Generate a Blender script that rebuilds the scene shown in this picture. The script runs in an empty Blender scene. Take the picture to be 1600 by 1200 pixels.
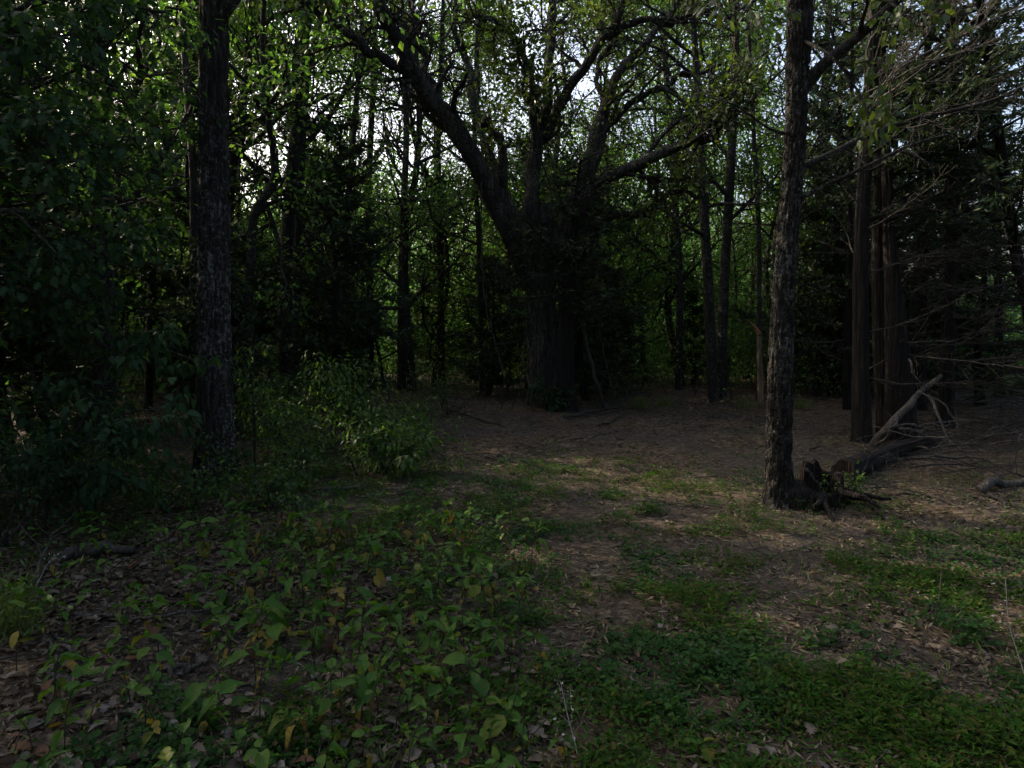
import bpy, math, random
import numpy as np
from mathutils import Vector, Matrix

random.seed(7)
RNG = np.random.default_rng(7)
S = bpy.context.scene
COL = S.collection

# ------------------------------------------------------------------ camera, sky, sun, exposure
CAM_H, PITCH, LENS = 1.7, 5.36, 24.0
cam_d = bpy.data.cameras.new('camera')
cam_d.lens, cam_d.sensor_width, cam_d.clip_start, cam_d.clip_end = LENS, 36.0, 0.05, 2000.0
cam = bpy.data.objects.new('camera', cam_d)
cam.location = (0, 0, CAM_H)
cam.rotation_euler = (math.radians(90 - PITCH), 0, 0)
COL.objects.link(cam)
S.camera = cam

SUN_EL, SUN_AZ = 35.0, -62.0          # degrees; azimuth from the view direction, negative = to the left
world = bpy.data.worlds.new('World')
S.world = world
world.use_nodes = True
wn = world.node_tree
sky = wn.nodes.new('ShaderNodeTexSky')
sky.sky_type = 'NISHITA'
sky.sun_disc = False
sky.sun_elevation = math.radians(SUN_EL)
sky.sun_rotation = math.radians(SUN_AZ)
sky.air_density, sky.dust_density, sky.ozone_density = 0.9, 8.0, 1.0
wn.links.new(sky.outputs[0], wn.nodes['Background'].inputs[0])
wn.nodes['Background'].inputs[1].default_value = 0.15

sun_d = bpy.data.lights.new('sun', 'SUN')
sun_d.energy, sun_d.angle, sun_d.color = 3.0, math.radians(0.5), (1.0, 0.86, 0.66)
sun = bpy.data.objects.new('sun', sun_d)
a, e = math.radians(SUN_AZ), math.radians(SUN_EL)
sdir = Vector((math.sin(a) * math.cos(e), math.cos(a) * math.cos(e), math.sin(e)))
sun.rotation_euler = sdir.to_track_quat('Z', 'Y').to_euler()
sun.location = (-20, 10, 30)
COL.objects.link(sun)

vs = S.view_settings
vs.view_transform, vs.look, vs.exposure, vs.gamma, vs.use_curve_mapping = 'Standard', 'None', 1.8, 1.0, False
cy = S.cycles
cy.max_bounces, cy.diffuse_bounces, cy.glossy_bounces, cy.transmission_bounces = 7, 6, 2, 5
cy.transparent_max_bounces = 4
cy.use_denoising = True
cy.sample_clamp_indirect = 4.0
cy.caustics_reflective = cy.caustics_refractive = False

# ------------------------------------------------------------------ numbers
F = 1600 * LENS / 36.0
FW = np.array([0, math.cos(math.radians(PITCH)), -math.sin(math.radians(PITCH))])
UPV = np.array([0, math.sin(math.radians(PITCH)), math.cos(math.radians(PITCH))])
CAMP = np.array([0, 0, CAM_H])


def ray(px, py):
    return FW + np.array([1.0, 0, 0]) * (px - 800) / F + UPV * (600 - py) / F


def at(px, py, Y):
    d = ray(px, py)
    return CAMP + d * (Y / d[1])


def project(p):
    p = np.asarray(p, float)
    q = p - CAMP
    z = np.maximum(q @ FW, 1e-3)
    return 800 + F * q[..., 0] / z, 600 - F * (q @ UPV) / z


def _hash(i, j, k, seed):
    h = (i * 374761393 + j * 668265263 + k * 2147483647 + seed * 144665) & 0xffffffff
    h = ((h ^ (h >> 13)) * 1274126177) & 0xffffffff
    h = (h ^ (h >> 16)) & 0xffffffff
    return h / 4294967295.0


def noise(x, y, z=0.0, seed=0):
    x, y, z = np.broadcast_arrays(np.asarray(x, float), np.asarray(y, float), np.asarray(z, float))
    xi, yi, zi = np.floor(x).astype(np.int64), np.floor(y).astype(np.int64), np.floor(z).astype(np.int64)
    u, v, w = x - xi, y - yi, z - zi
    u, v, w = u * u * (3 - 2 * u), v * v * (3 - 2 * v), w * w * (3 - 2 * w)
    r = 0
    for a_ in (0, 1):
        for b_ in (0, 1):
            for c_ in (0, 1):
                r = r + _hash(xi + a_, yi + b_, zi + c_, seed) * (u if a_ else 1 - u) * (v if b_ else 1 - v) * (w if c_ else 1 - w)
    return r


def fbm(x, y, z=0.0, seed=0, o=3):
    s, a_, t = 0, 1.0, 0
    for k in range(o):
        s = s + a_ * noise(x * 2 ** k, y * 2 ** k, np.asarray(z) * 2 ** k, seed + k)
        t += a_
        a_ *= 0.5
    return s / t


def gh(x, y):
    x, y = np.asarray(x, float), np.asarray(y, float)
    z = 0.16 * (fbm(x * 0.35, y * 0.35, 0, 3, 3) - 0.5)
    z = z - 0.045 * np.maximum(0, y - 15.0) * np.clip((80 - y) / 60, 0, 1)
    z = z + 0.035 * (fbm(x * 2.2, y * 2.2, 0, 9, 2) - 0.5)
    return z


def G(px, py):
    d = ray(px, py)
    z = 0.0
    for _ in range(12):
        t = (z - CAM_H) / d[2]
        p = CAMP + d * t
        z = float(gh(p[0], p[1]))
    return np.array([p[0], p[1], z])


# ------------------------------------------------------------------ geometry helpers
class Geo:
    def __init__(self):
        self.v, self.t, self.q, self.n = [], [], [], 0

    def add(self, v, tri=None, quad=None):
        v = np.asarray(v, float).reshape(-1, 3)
        if tri is not None and len(tri):
            self.t.append(np.asarray(tri, np.int64) + self.n)
        if quad is not None and len(quad):
            self.q.append(np.asarray(quad, np.int64) + self.n)
        self.v.append(v)
        self.n += len(v)

    def mesh(self, name, mat, origin=(0, 0, 0), smooth=True):
        v = np.concatenate(self.v) - np.asarray(origin)
        t = np.concatenate(self.t) if self.t else np.zeros((0, 3), np.int64)
        q = np.concatenate(self.q) if self.q else np.zeros((0, 4), np.int64)
        me = bpy.data.meshes.new(name)
        me.vertices.add(len(v))
        me.vertices.foreach_set('co', v.astype(np.float32).ravel())
        li = np.concatenate([t.ravel(), q.ravel()]).astype(np.int32)
        me.loops.add(len(li))
        me.loops.foreach_set('vertex_index', li)
        me.polygons.add(len(t) + len(q))
        st = np.concatenate([np.arange(len(t)) * 3, len(t) * 3 + np.arange(len(q)) * 4]).astype(np.int32)
        me.polygons.foreach_set('loop_start', st)
        me.polygons.foreach_set('use_smooth', np.full(len(st), smooth))
        me.update(calc_edges=True)
        if mat is not None:
            me.materials.append(mat)
        return me

    def build(self, name, mat, parent=None, smooth=True, kind=None):
        o = np.zeros(3) if parent is None else np.array(parent.location)
        ob = bpy.data.objects.new(name, self.mesh(name, mat, o, smooth))
        COL.objects.link(ob)
        if parent is not None:
            ob.parent = parent
        if kind:
            ob['kind'] = kind
        return ob


def thing(name, loc, label, cat, group=None):
    o = bpy.data.objects.new(name, None)
    o.empty_display_size = 0.1
    COL.objects.link(o)
    o.location = tuple(float(c) for c in loc)
    o['label'], o['category'] = label, cat
    if group:
        o['group'] = group
    return o


def tag(o, label, cat, group=None):
    o['label'], o['category'] = label, cat
    if group:
        o['group'] = group
    return o


def spline(pts, n):
    """Catmull-Rom through pts (any number of columns)."""
    p = np.asarray(pts, float)
    if len(p) == 2:
        return p[0] + (p[1] - p[0]) * np.linspace(0, 1, n)[:, None]
    q = np.vstack([2 * p[0] - p[1], p, 2 * p[-1] - p[-2]])
    s = np.linspace(0, len(p) - 1 - 1e-9, n)
    i = s.astype(int)
    u = (s - i)[:, None]
    a_, b_, c_, d_ = q[i], q[i + 1], q[i + 2], q[i + 3]
    return 0.5 * (2 * b_ + (c_ - a_) * u + (2 * a_ - 5 * b_ + 4 * c_ - d_) * u * u + (3 * b_ - a_ - 3 * c_ + d_) * u ** 3)


def unit(v):
    v = np.asarray(v, float)
    return v / np.maximum(np.linalg.norm(v, axis=-1, keepdims=True), 1e-9)


def tube(g, pts, rad, sides=6, disp=None, cap=True):
    pts = np.asarray(pts, float)
    n = len(pts)
    rad = np.broadcast_to(np.asarray(rad, float), (n,))
    T = unit(np.gradient(pts, axis=0))
    ref = np.array([1.0, 0, 0]) if abs(T[0][0]) < 0.8 else np.array([0, 1.0, 0])
    U = np.empty((n, 3))
    u = ref - T[0] * (ref @ T[0])
    for i in range(n):
        u = u - T[i] * (u @ T[i])
        u = u / max(np.linalg.norm(u), 1e-9)
        U[i] = u
    V = np.cross(T, U)
    th = np.linspace(0, 2 * math.pi, sides, endpoint=False)
    R = rad[:, None] * np.ones(sides)
    if disp is not None:
        R = disp(R, pts, th)
    v = pts[:, None, :] + R[..., None] * (np.cos(th)[None, :, None] * U[:, None, :] + np.sin(th)[None, :, None] * V[:, None, :])
    idx = np.arange(n * sides).reshape(n, sides)
    a_, b_ = idx[:-1], np.roll(idx, -1, axis=1)[:-1]
    c_, d_ = np.roll(idx, -1, axis=1)[1:], idx[1:]
    q = np.stack([a_, b_, c_, d_], -1).reshape(-1, 4)
    g.add(v.reshape(-1, 3), quad=q)
    if cap:
        for ring, c, fl in ((idx[0], pts[0], 1), (idx[-1], pts[-1], 0)):
            vv = np.vstack([v.reshape(-1, 3)[ring], c])
            k = np.arange(sides)
            tri = np.stack([k, (k + 1) % sides, np.full(sides, sides)], -1)
            if fl:
                tri = tri[:, ::-1]
            g.add(vv, tri=tri)


def wander(p, d, length, n, jit, rng, up=0.0):
    pts, p, d = [np.array(p, float)], np.array(p, float), unit(d)
    st = length / n
    for _ in range(n):
        d = unit(d + rng.normal(0, jit, 3) + np.array([0, 0, up]))
        p = p + d * st
        pts.append(p)
    return np.array(pts)


# leaf templates: base at origin, tip at x = 1, normal +z
DIAMOND = (np.array([[0, 0, 0], [.5, .3, .08], [1, 0, -.05], [.5, -.3, .08]]), np.array([[0, 1, 2], [0, 2, 3]]))
SLIVER = (np.array([[0, 0, 0], [.5, .09, 0.0], [1, 0, 0], [.5, -.09, .02]]), np.array([[0, 1, 2], [0, 2, 3]]))
CURL = (np.array([[0, 0, 0], [.35, .3, .16], [.75, .24, .2], [1, 0, .05], [.75, -.26, .12], [.35, -.28, .2], [.5, 0, 0]]),
        np.array([[0, 6, 1], [1, 6, 2], [2, 6, 3], [3, 6, 4], [4, 6, 5], [5, 6, 0]]))


def ovate(width=.3, droop=.25, fold=.12, tip=1.0, rows=6, wav=0.0):
    v, f = [], []
    for i in range(rows + 1):
        t = i / rows
        w = width * math.sin(math.pi * t ** 0.72) ** 0.9 if 0 < t < 1 else 0.0
        z = -droop * t * t
        v += [[t, w, z + fold * w / max(width, .01) + wav * math.sin(7 * t)], [t, 0, z], [t, -w, z + fold * w / max(width, .01) - wav * math.sin(6 * t)]]
    for i in range(rows):
        a_ = i * 3
        for k in (0, 1):
            q = [a_ + k, a_ + k + 1, a_ + k + 4, a_ + k + 3]
            f += [[q[0], q[1], q[2]], [q[0], q[2], q[3]]]
    return np.array(v), np.array(f)


def lobed(rng, lobes=5, depth=.5):
    """An oak or maple leaf: a fan about its midrib with pointed lobes."""
    m = lobes * 2 + 1
    out = [[0, 0.015, 0]]
    for side in (1, -1):
        pts = []
        for i in range(m):
            t = (i + 0.6) / m
            w = .42 * math.sin(math.pi * min(1, t * .93 + .05)) ** .7
            w *= 1.0 if i % 2 else 1 - depth
            pts.append([t + (.05 if i % 2 else -.02), side * w, .10 * w - .22 * t * t + rng.uniform(-.02, .02)])
        out += pts
    out.append([1.05, 0, -.24])
    v = [o for o in out]
    mid0 = len(v)
    for i in range(m + 1):
        t = i / m
        v.append([t, 0, -.22 * t * t])
    f = []
    for s_, base in ((0, 1), (1, 1 + m)):
        seq = [0] + [base + i for i in range(m)] + [1 + 2 * m]
        for i in range(len(seq) - 1):
            c = mid0 + min(i, m)
            tri = [seq[i], seq[i + 1], c]
            f.append(tri if s_ == 0 else tri[::-1])
            if i < m:
                tri = [seq[i + 1], mid0 + i + 1, c]
                f.append(tri if s_ == 0 else tri[::-1])
    return np.array(v, float), np.array(f)


def frames(D, N):
    D = unit(D)
    Sd = unit(np.cross(N, D))
    return D, Sd, np.cross(D, Sd)


def scatter(g, tmpl, P, D, N, L, W=None):
    tv, tf = tmpl
    D, Sd, N = frames(D, N)
    L = np.asarray(L, float).reshape(-1, 1)
    W = L if W is None else np.asarray(W, float).reshape(-1, 1)
    v = (P[:, None, :] + tv[None, :, 0:1] * (D * L)[:, None, :] + tv[None, :, 1:2] * (Sd * W)[:, None, :] + tv[None, :, 2:3] * (N * L)[:, None, :])
    n, m = len(P), len(tv)
    f = tf[None] + (np.arange(n) * m)[:, None, None]
    g.add(v.reshape(-1, 3), tri=f.reshape(-1, 3))


def leafmat(P, D, N, L, W=None):
    d, s, n = (x[0] for x in frames(np.array([D]), np.array([N])))
    W = L if W is None else W
    M = Matrix.Identity(4)
    for r in range(3):
        M[r][0], M[r][1], M[r][2], M[r][3] = d[r] * L, s[r] * W, n[r] * L, P[r]
    return M


# ------------------------------------------------------------------ materials
def mat(name):
    m = bpy.data.materials.new(name)
    m.use_nodes = True
    nt = m.node_tree
    return m, nt, nt.nodes['Principled BSDF'], nt.nodes['Material Output']


def N_(nt, t, **kw):
    n = nt.nodes.new('ShaderNode' + t)
    for k, v in kw.items():
        setattr(n, k, v)
    return n


def ramp(nt, src, stops, interp='LINEAR'):
    r = N_(nt, 'ValToRGB')
    r.color_ramp.interpolation = interp
    el = r.color_ramp.elements
    while len(el) < len(stops):
        el.new(0.5)
    for i, (p, c) in enumerate(stops):
        el[i].position = p
        el[i].color = (*c, 1) if len(c) == 3 else c
    nt.links.new(src, r.inputs[0])
    return r.outputs[0]


def leaf_material(name, cols, trans, tfac=.35, rough=.5, source='island', spec=.4, spots=0.0):
    """Thin leaf: reflecting front, light passing through; the colour differs from leaf to leaf."""
    m, nt, b, out = mat(name)
    if source == 'island':
        src = N_(nt, 'NewGeometry').outputs['Random Per Island']
    else:
        src = N_(nt, 'ObjectInfo').outputs['Random']
    n = len(cols)
    c = ramp(nt, src, [(i / max(n - 1, 1), cols[i]) for i in range(n)])
    tc = N_(nt, 'TexCoord')
    nz = N_(nt, 'TexNoise')
    nz.inputs['Scale'].default_value = 9.0 if source == 'island' else 2.5
    nz.inputs['Detail'].default_value = 4
    nt.links.new(tc.outputs['Object'], nz.inputs['Vector'])
    hs = N_(nt, 'HueSaturation')
    mr = N_(nt, 'MapRange')
    mr.inputs['To Min'].default_value, mr.inputs['To Max'].default_value = .72, 1.28
    nt.links.new(nz.outputs[0], mr.inputs['Value'])
    nt.links.new(mr.outputs[0], hs.inputs['Value'])
    nt.links.new(c, hs.inputs['Color'])
    col = hs.outputs[0]
    if spots > 0:
        n2 = N_(nt, 'TexNoise')
        n2.inputs['Scale'].default_value, n2.inputs['Detail'].default_value = 4.0, 6
        nt.links.new(tc.outputs['Object'], n2.inputs['Vector'])
        k = ramp(nt, n2.outputs[0], [(.60, (0, 0, 0)), (.68, (spots,) * 3)])
        mx = N_(nt, 'MixRGB')
        nt.links.new(k, mx.inputs[0])
        nt.links.new(col, mx.inputs[1])
        mx.inputs[2].default_value = (.09, .05, .02, 1)
        col = mx.outputs[0]
    if source == 'object':
        # a paler midrib and side veins, from the leaf's own length and breadth
        sx = N_(nt, 'SeparateXYZ')
        nt.links.new(tc.outputs['Object'], sx.inputs[0])
        ab = N_(nt, 'Math', operation='ABSOLUTE')
        nt.links.new(sx.outputs['Y'], ab.inputs[0])
        mid_ = ramp(nt, ab.outputs[0], [(0.0, (.55,) * 3), (.022, (0,) * 3)])
        sb = N_(nt, 'Math', operation='MULTIPLY_ADD')
        nt.links.new(ab.outputs[0], sb.inputs[0])
        sb.inputs[1].default_value = -.9
        nt.links.new(sx.outputs['X'], sb.inputs[2])
        pg = N_(nt, 'Math', operation='PINGPONG')
        nt.links.new(sb.outputs[0], pg.inputs[0])
        pg.inputs[1].default_value = .065
        side = ramp(nt, pg.outputs[0], [(0.0, (.32,) * 3), (.014, (0,) * 3)])
        mv = N_(nt, 'Math', operation='MAXIMUM')
        nt.links.new(mid_, mv.inputs[0])
        nt.links.new(side, mv.inputs[1])
        vx = N_(nt, 'MixRGB')
        nt.links.new(mv.outputs[0], vx.inputs[0])
        nt.links.new(col, vx.inputs[1])
        hv = N_(nt, 'HueSaturation')
        hv.inputs['Value'].default_value, hv.inputs['Saturation'].default_value = 1.9, .75
        nt.links.new(col, hv.inputs['Color'])
        nt.links.new(hv.outputs[0], vx.inputs[2])
        col = vx.outputs[0]
    nt.links.new(col, b.inputs['Base Color'])
    b.inputs['Roughness'].default_value = rough
    b.inputs['Specular IOR Level'].default_value = spec
    if tfac > 0:
        tr = N_(nt, 'BsdfTranslucent')
        tm = N_(nt, 'MixRGB', blend_type='MULTIPLY')
        tm.inputs[0].default_value = 1
        nt.links.new(hs.outputs[0], tm.inputs[1])
        tm.inputs[2].default_value = (*trans, 1)
        nt.links.new(tm.outputs[0], tr.inputs[0])
        ms = N_(nt, 'MixShader')
        ms.inputs[0].default_value = tfac
        nt.links.new(b.outputs[0], ms.inputs[1])
        nt.links.new(tr.outputs[0], ms.inputs[2])
        nt.links.new(ms.outputs[0], out.inputs[0])
    return m


def bark_material(name, dark, mid, light, lichen=(.3, .31, .28), lich=0.5, zs=.22, scale=16, bump=.6, rough=.9, dist=.02):
    m, nt, b, out = mat(name)
    tc = N_(nt, 'TexCoord')
    mp = N_(nt, 'Mapping')
    mp.inputs['Scale'].default_value = (1, 1, zs)
    nt.links.new(tc.outputs['Object'], mp.inputs['Vector'])
    n1 = N_(nt, 'TexNoise')
    n1.inputs['Scale'].default_value, n1.inputs['Detail'].default_value, n1.inputs['Roughness'].default_value = scale, 8, .65
    nt.links.new(mp.outputs[0], n1.inputs['Vector'])
    v1 = N_(nt, 'TexVoronoi', feature='DISTANCE_TO_EDGE')
    v1.inputs['Scale'].default_value = scale * 1.6
    nt.links.new(mp.outputs[0], v1.inputs['Vector'])
    col = ramp(nt, n1.outputs[0], [(.28, dark), (.5, mid), (.72, light)])
    crk = ramp(nt, v1.outputs['Distance'], [(0.0, (.35,) * 3), (.16, (1,) * 3)])
    mu = N_(nt, 'MixRGB', blend_type='MULTIPLY')
    mu.inputs[0].default_value = .8
    nt.links.new(col, mu.inputs[1])
    nt.links.new(crk, mu.inputs[2])
    col = mu.outputs[0]
    if lich > 0:
        n2 = N_(nt, 'TexNoise')
        n2.inputs['Scale'].default_value, n2.inputs['Detail'].default_value, n2.inputs['Roughness'].default_value = 24, 7, .75
        nt.links.new(tc.outputs['Object'], n2.inputs['Vector'])
        n3 = N_(nt, 'TexNoise')
        n3.inputs['Scale'].default_value, n3.inputs['Detail'].default_value = 1.6, 3
        nt.links.new(tc.outputs['Object'], n3.inputs['Vector'])
        ad = N_(nt, 'Math', operation='MULTIPLY_ADD')
        nt.links.new(n3.outputs[0], ad.inputs[0])
        ad.inputs[1].default_value = .45
        nt.links.new(n2.outputs[0], ad.inputs[2])
        k = ramp(nt, ad.outputs[0], [(.755, (0, 0, 0)), (.83, (lich,) * 3)])
        mx = N_(nt, 'MixRGB')
        nt.links.new(k, mx.inputs[0])
        nt.links.new(col, mx.inputs[1])
        mx.inputs[2].default_value = (*lichen, 1)
        col = mx.outputs[0]
    nt.links.new(col, b.inputs['Base Color'])
    b.inputs['Roughness'].default_value = rough
    b.inputs['Specular IOR Level'].default_value = .2
    bp = N_(nt, 'Bump')
    bp.inputs['Strength'].default_value, bp.inputs['Distance'].default_value = bump, dist
    hm = N_(nt, 'Math', operation='MULTIPLY_ADD')
    nt.links.new(crk, hm.inputs[0])
    hm.inputs[1].default_value = .8
    nt.links.new(n1.outputs[0], hm.inputs[2])
    nt.links.new(hm.outputs[0], bp.inputs['Height'])
    nt.links.new(bp.outputs[0], b.inputs['Normal'])
    return m


def ground_material():
    m, nt, b, out = mat('forest_floor')
    tc = N_(nt, 'TexCoord')
    o = tc.outputs['Object']
    v = N_(nt, 'TexVoronoi')
    v.inputs['Scale'].default_value = 26
    w = N_(nt, 'TexNoise')
    w.inputs['Scale'].default_value, w.inputs['Detail'].default_value = 18, 5
    nt.links.new(o, w.inputs['Vector'])
    mxv = N_(nt, 'MixRGB')
    mxv.inputs[0].default_value = .08
    nt.links.new(o, mxv.inputs[1])
    nt.links.new(w.outputs['Color'], mxv.inputs[2])
    nt.links.new(mxv.outputs[0], v.inputs['Vector'])
    sep = N_(nt, 'SeparateColor')
    nt.links.new(v.outputs['Color'], sep.inputs[0])
    leafc = ramp(nt, sep.outputs[0], [(0, (0.0300, 0.0195, 0.0117)), (.35, (0.0550, 0.0372, 0.0226)), (.7, (0.0850, 0.0614, 0.0398)), (1, (0.1300, 0.0977, 0.0655))])
    n1 = N_(nt, 'TexNoise')
    n1.inputs['Scale'].default_value, n1.inputs['Detail'].default_value, n1.inputs['Roughness'].default_value = 60, 8, .75
    nt.links.new(o, n1.inputs['Vector'])
    soil = ramp(nt, n1.outputs[0], [(.3, (.020, .016, .0125)), (.5, (.046, .037, .030)), (.7, (.095, .079, .065))])
    n2 = N_(nt, 'TexNoise')
    n2.inputs['Scale'].default_value, n2.inputs['Detail'].default_value = .9, 5
    nt.links.new(o, n2.inputs['Vector'])
    k = ramp(nt, n2.outputs[0], [(.42, (0,) * 3), (.58, (1,) * 3)])
    mx = N_(nt, 'MixRGB')
    nt.links.new(k, mx.inputs[0])
    nt.links.new(leafc, mx.inputs[1])
    nt.links.new(soil, mx.inputs[2])
    nt.links.new(mx.outputs[0], b.inputs['Base Color'])
    b.inputs['Roughness'].default_value = .95
    b.inputs['Specular IOR Level'].default_value = .15
    bp = N_(nt, 'Bump')
    bp.inputs['Strength'].default_value, bp.inputs['Distance'].default_value = .8, .02
    ad = N_(nt, 'Math', operation='ADD')
    nt.links.new(v.outputs['Distance'], ad.inputs[0])
    nt.links.new(n1.outputs[0], ad.inputs[1])
    nt.links.new(ad.outputs[0], bp.inputs['Height'])
    nt.links.new(bp.outputs[0], b.inputs['Normal'])
    return m


M = {}
M['ground'] = ground_material()
M['bark_left'] = bark_material('grey_ridged_bark', (.010, .0085, .007), (.027, .023, .019), (.064, .056, .048), (.24, .245, .23), .45, .2, 17, .8)
M['bark_right'] = bark_material('dark_blocky_bark', (.007, .006, .005), (.018, .015, .012), (.040, .034, .028), (.17, .17, .155), .35, .4, 20, .8)
M['bark_oak'] = bark_material('old_oak_bark', (.010, .009, .008), (.026, .022, .019), (.065, .056, .048), (.14, .15, .12), .35, .15, 9, .9, dist=.04)
M['bark_oak_trunk'] = bark_material('pale_oak_trunk_bark', (.018, .016, .014), (.05, .044, .038), (.11, .098, .085), (.14, .15, .12), .35, .3, 13, .9, dist=.04)
M['bark_cedar'] = bark_material('stringy_cedar_bark', (.005, .0045, .004), (.012, .0095, .008), (.034, .027, .022), lich=0, zs=.05, scale=26, bump=.9)
M['bark_dark'] = bark_material('dark_wood_bark', (.009, .008, .007), (.023, .020, .017), (.050, .043, .037), (.13, .14, .12), .4, .25, 14, .6)
M['dead_wood'] = bark_material('bleached_dead_wood', (.030, .026, .022), (.062, .054, .046), (.115, .102, .088), lich=0, zs=.06, scale=22, bump=.5)
M['rotten'] = bark_material('rotten_wood', (.005, .004, .003), (.012, .0085, .0065), (.036, .025, .019), lich=0, zs=.08, scale=18, bump=1.0)
M['pale_snag'] = bark_material('pale_snag_wood', (.09, .065, .042), (.17, .125, .082), (.26, .20, .14), lich=0, zs=.1, scale=12, bump=.4)
M['orange_wood'] = bark_material('torn_orange_wood', (.15, .065, .03), (.26, .115, .05), (.34, .18, .09), lich=0, zs=.1, scale=16, bump=.4)
M['twig'] = bark_material('grey_twig', (.018, .016, .014), (.040, .035, .030), (.078, .069, .060), lich=0, zs=.1, scale=30, bump=.2)
M['stem'] = bark_material('seedling_stem', (.025, .022, .015), (.05, .04, .025), (.085, .07, .045), lich=0, zs=.2, scale=40, bump=.1)

GREEN = [(.022, .045, .012), (.035, .070, .018), (.045, .085, .020), (.060, .095, .022)]
M['leaf_wood'] = leaf_material('woodland_leaf', [(.026, .052, .016), (.037, .075, .021), (.053, .097, .025), (.084, .112, .025)], (2.05, 2.45, .9), .48, .5)
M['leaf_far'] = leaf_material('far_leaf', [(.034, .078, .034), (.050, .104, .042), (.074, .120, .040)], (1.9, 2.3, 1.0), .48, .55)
M['leaf_oak'] = leaf_material('oak_leaf', [(.026, .044, .014), (.038, .062, .017), (.054, .076, .018)], (2.2, 2.2, .8), .42, .45)
M['leaf_cool'] = leaf_material('cool_green_leaf', [(.016, .036, .016), (.022, .046, .020), (.030, .058, .020)], (1.9, 2.2, .8), .3, .55, spec=.10)
M['leaf_cool_single'] = leaf_material('cool_green_single_leaf', [(.016, .036, .016), (.022, .046, .020), (.030, .058, .020)], (1.9, 2.2, .8), .3, .55, 'object', spec=.10)
M['leaf_shrub'] = leaf_material('shrub_leaf', [(.026, .056, .014), (.038, .076, .017), (.060, .094, .018)], (2.0, 2.25, .8), .42, .5, spec=.2)
M['leaf_shrub_single'] = leaf_material('shrub_single_leaf', [(.026, .056, .014), (.038, .076, .017), (.070, .100, .018)], (2.0, 2.25, .8), .42, .5, 'object', spec=.2)
M['cedar'] = leaf_material('cedar_spray', [(.016, .030, .014), (.024, .042, .018), (.034, .052, .020)], (1.6, 1.7, .8), .2, .6, spec=.2)
M['cover'] = leaf_material('ground_cover_leaf', [(.016, .042, .007), (.022, .062, .008), (.030, .076, .009), (.042, .080, .010), (.075, .052, .022)], (2.0, 2.2, .8), .32, .6, spec=.08)
M['cover_round'] = leaf_material('round_cover_leaf', [(.018, .046, .014), (.024, .060, .017), (.034, .072, .016)], (2.0, 2.2, .8), .3, .6, spec=.06)
M['litter'] = leaf_material('dry_leaf', [(0.0200, 0.0140, 0.0094), (0.0380, 0.0270, 0.0179), (0.0560, 0.0418, 0.0281), (0.0800, 0.0614, 0.0429), (0.1300, 0.1051, 0.0780), (0.0600, 0.0335, 0.0187)], (1.3, 1.1, .8), .15, .75, spec=.25)
M['shred'] = leaf_material('litter_shred', [(0.0280, 0.0195, 0.0125), (0.0680, 0.0502, 0.0328), (0.1150, 0.0893, 0.0624), (0.1800, 0.1451, 0.1053)], (1, 1, 1), 0, .9, spec=.2)
M['green_leaf'] = leaf_material('seedling_green_leaf', [(.023, .060, .009), (.032, .083, .011), (.042, .098, .013), (.060, .105, .016)], (2.0, 2.2, .8), .32, .5, 'object', spec=.12, spots=.25)
M['lime_leaf'] = leaf_material('seedling_lime_leaf', [(.075, .11, .018), (.11, .125, .018)], (1.7, 1.7, .8), .32, .5, 'object', spec=.12, spots=.4)
M['yellow_leaf'] = leaf_material('seedling_yellow_leaf', [(.17, .125, .02), (.21, .165, .028), (.15, .10, .02)], (1.4, 1.3, .8), .3, .5, 'object', spec=.12, spots=.6)
M['rust_leaf'] = leaf_material('rust_leaf', [(.09, .045, .027), (.12, .064, .036), (.075, .042, .028)], (1.3, 1.1, .8), .2, .6, 'object', spec=.12, spots=.6)
M['tan_leaf'] = leaf_material('tan_leaf', [(.10, .077, .06), (.15, .122, .10), (.075, .057, .045)], (1.2, 1.1, .9), .15, .7, 'object', spec=.12, spots=.5)
M['grey_leaf'] = leaf_material('weathered_grey_leaf', [(.075, .064, .056), (.115, .10, .09), (.16, .145, .132)], (1.1, 1, .9), .12, .75, 'object', spec=.12, spots=.4)
M['thread'] = leaf_material('thread_leaf', [(.04, .075, .015), (.07, .11, .02), (.10, .13, .03)], (1.8, 1.8, .8), .3, .5)
M['straw'] = leaf_material('dry_weed', [(.3, .29, .26), (.4, .38, .34)], (1.2, 1.2, 1), .2, .7)

# ------------------------------------------------------------------ ground
xs = np.sinh(np.linspace(-5.2, 5.2, 261)) * 4.0 / np.sinh(1.0) * .9
us = np.linspace(-4.2, 5.4, 300)
ys = 4.0 + np.sinh(us) * 3.0
ys = np.sort(ys)
X, Y = np.meshgrid(xs, ys)
Z = gh(X, Y)
g = Geo()
idx = np.arange(X.size).reshape(X.shape)
g.add(np.stack([X, Y, Z], -1).reshape(-1, 3), quad=np.stack([idx[:-1, :-1], idx[:-1, 1:], idx[1:, 1:], idx[1:, :-1]], -1).reshape(-1, 4))
ground = g.build('ground', M['ground'], kind='structure')


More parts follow.
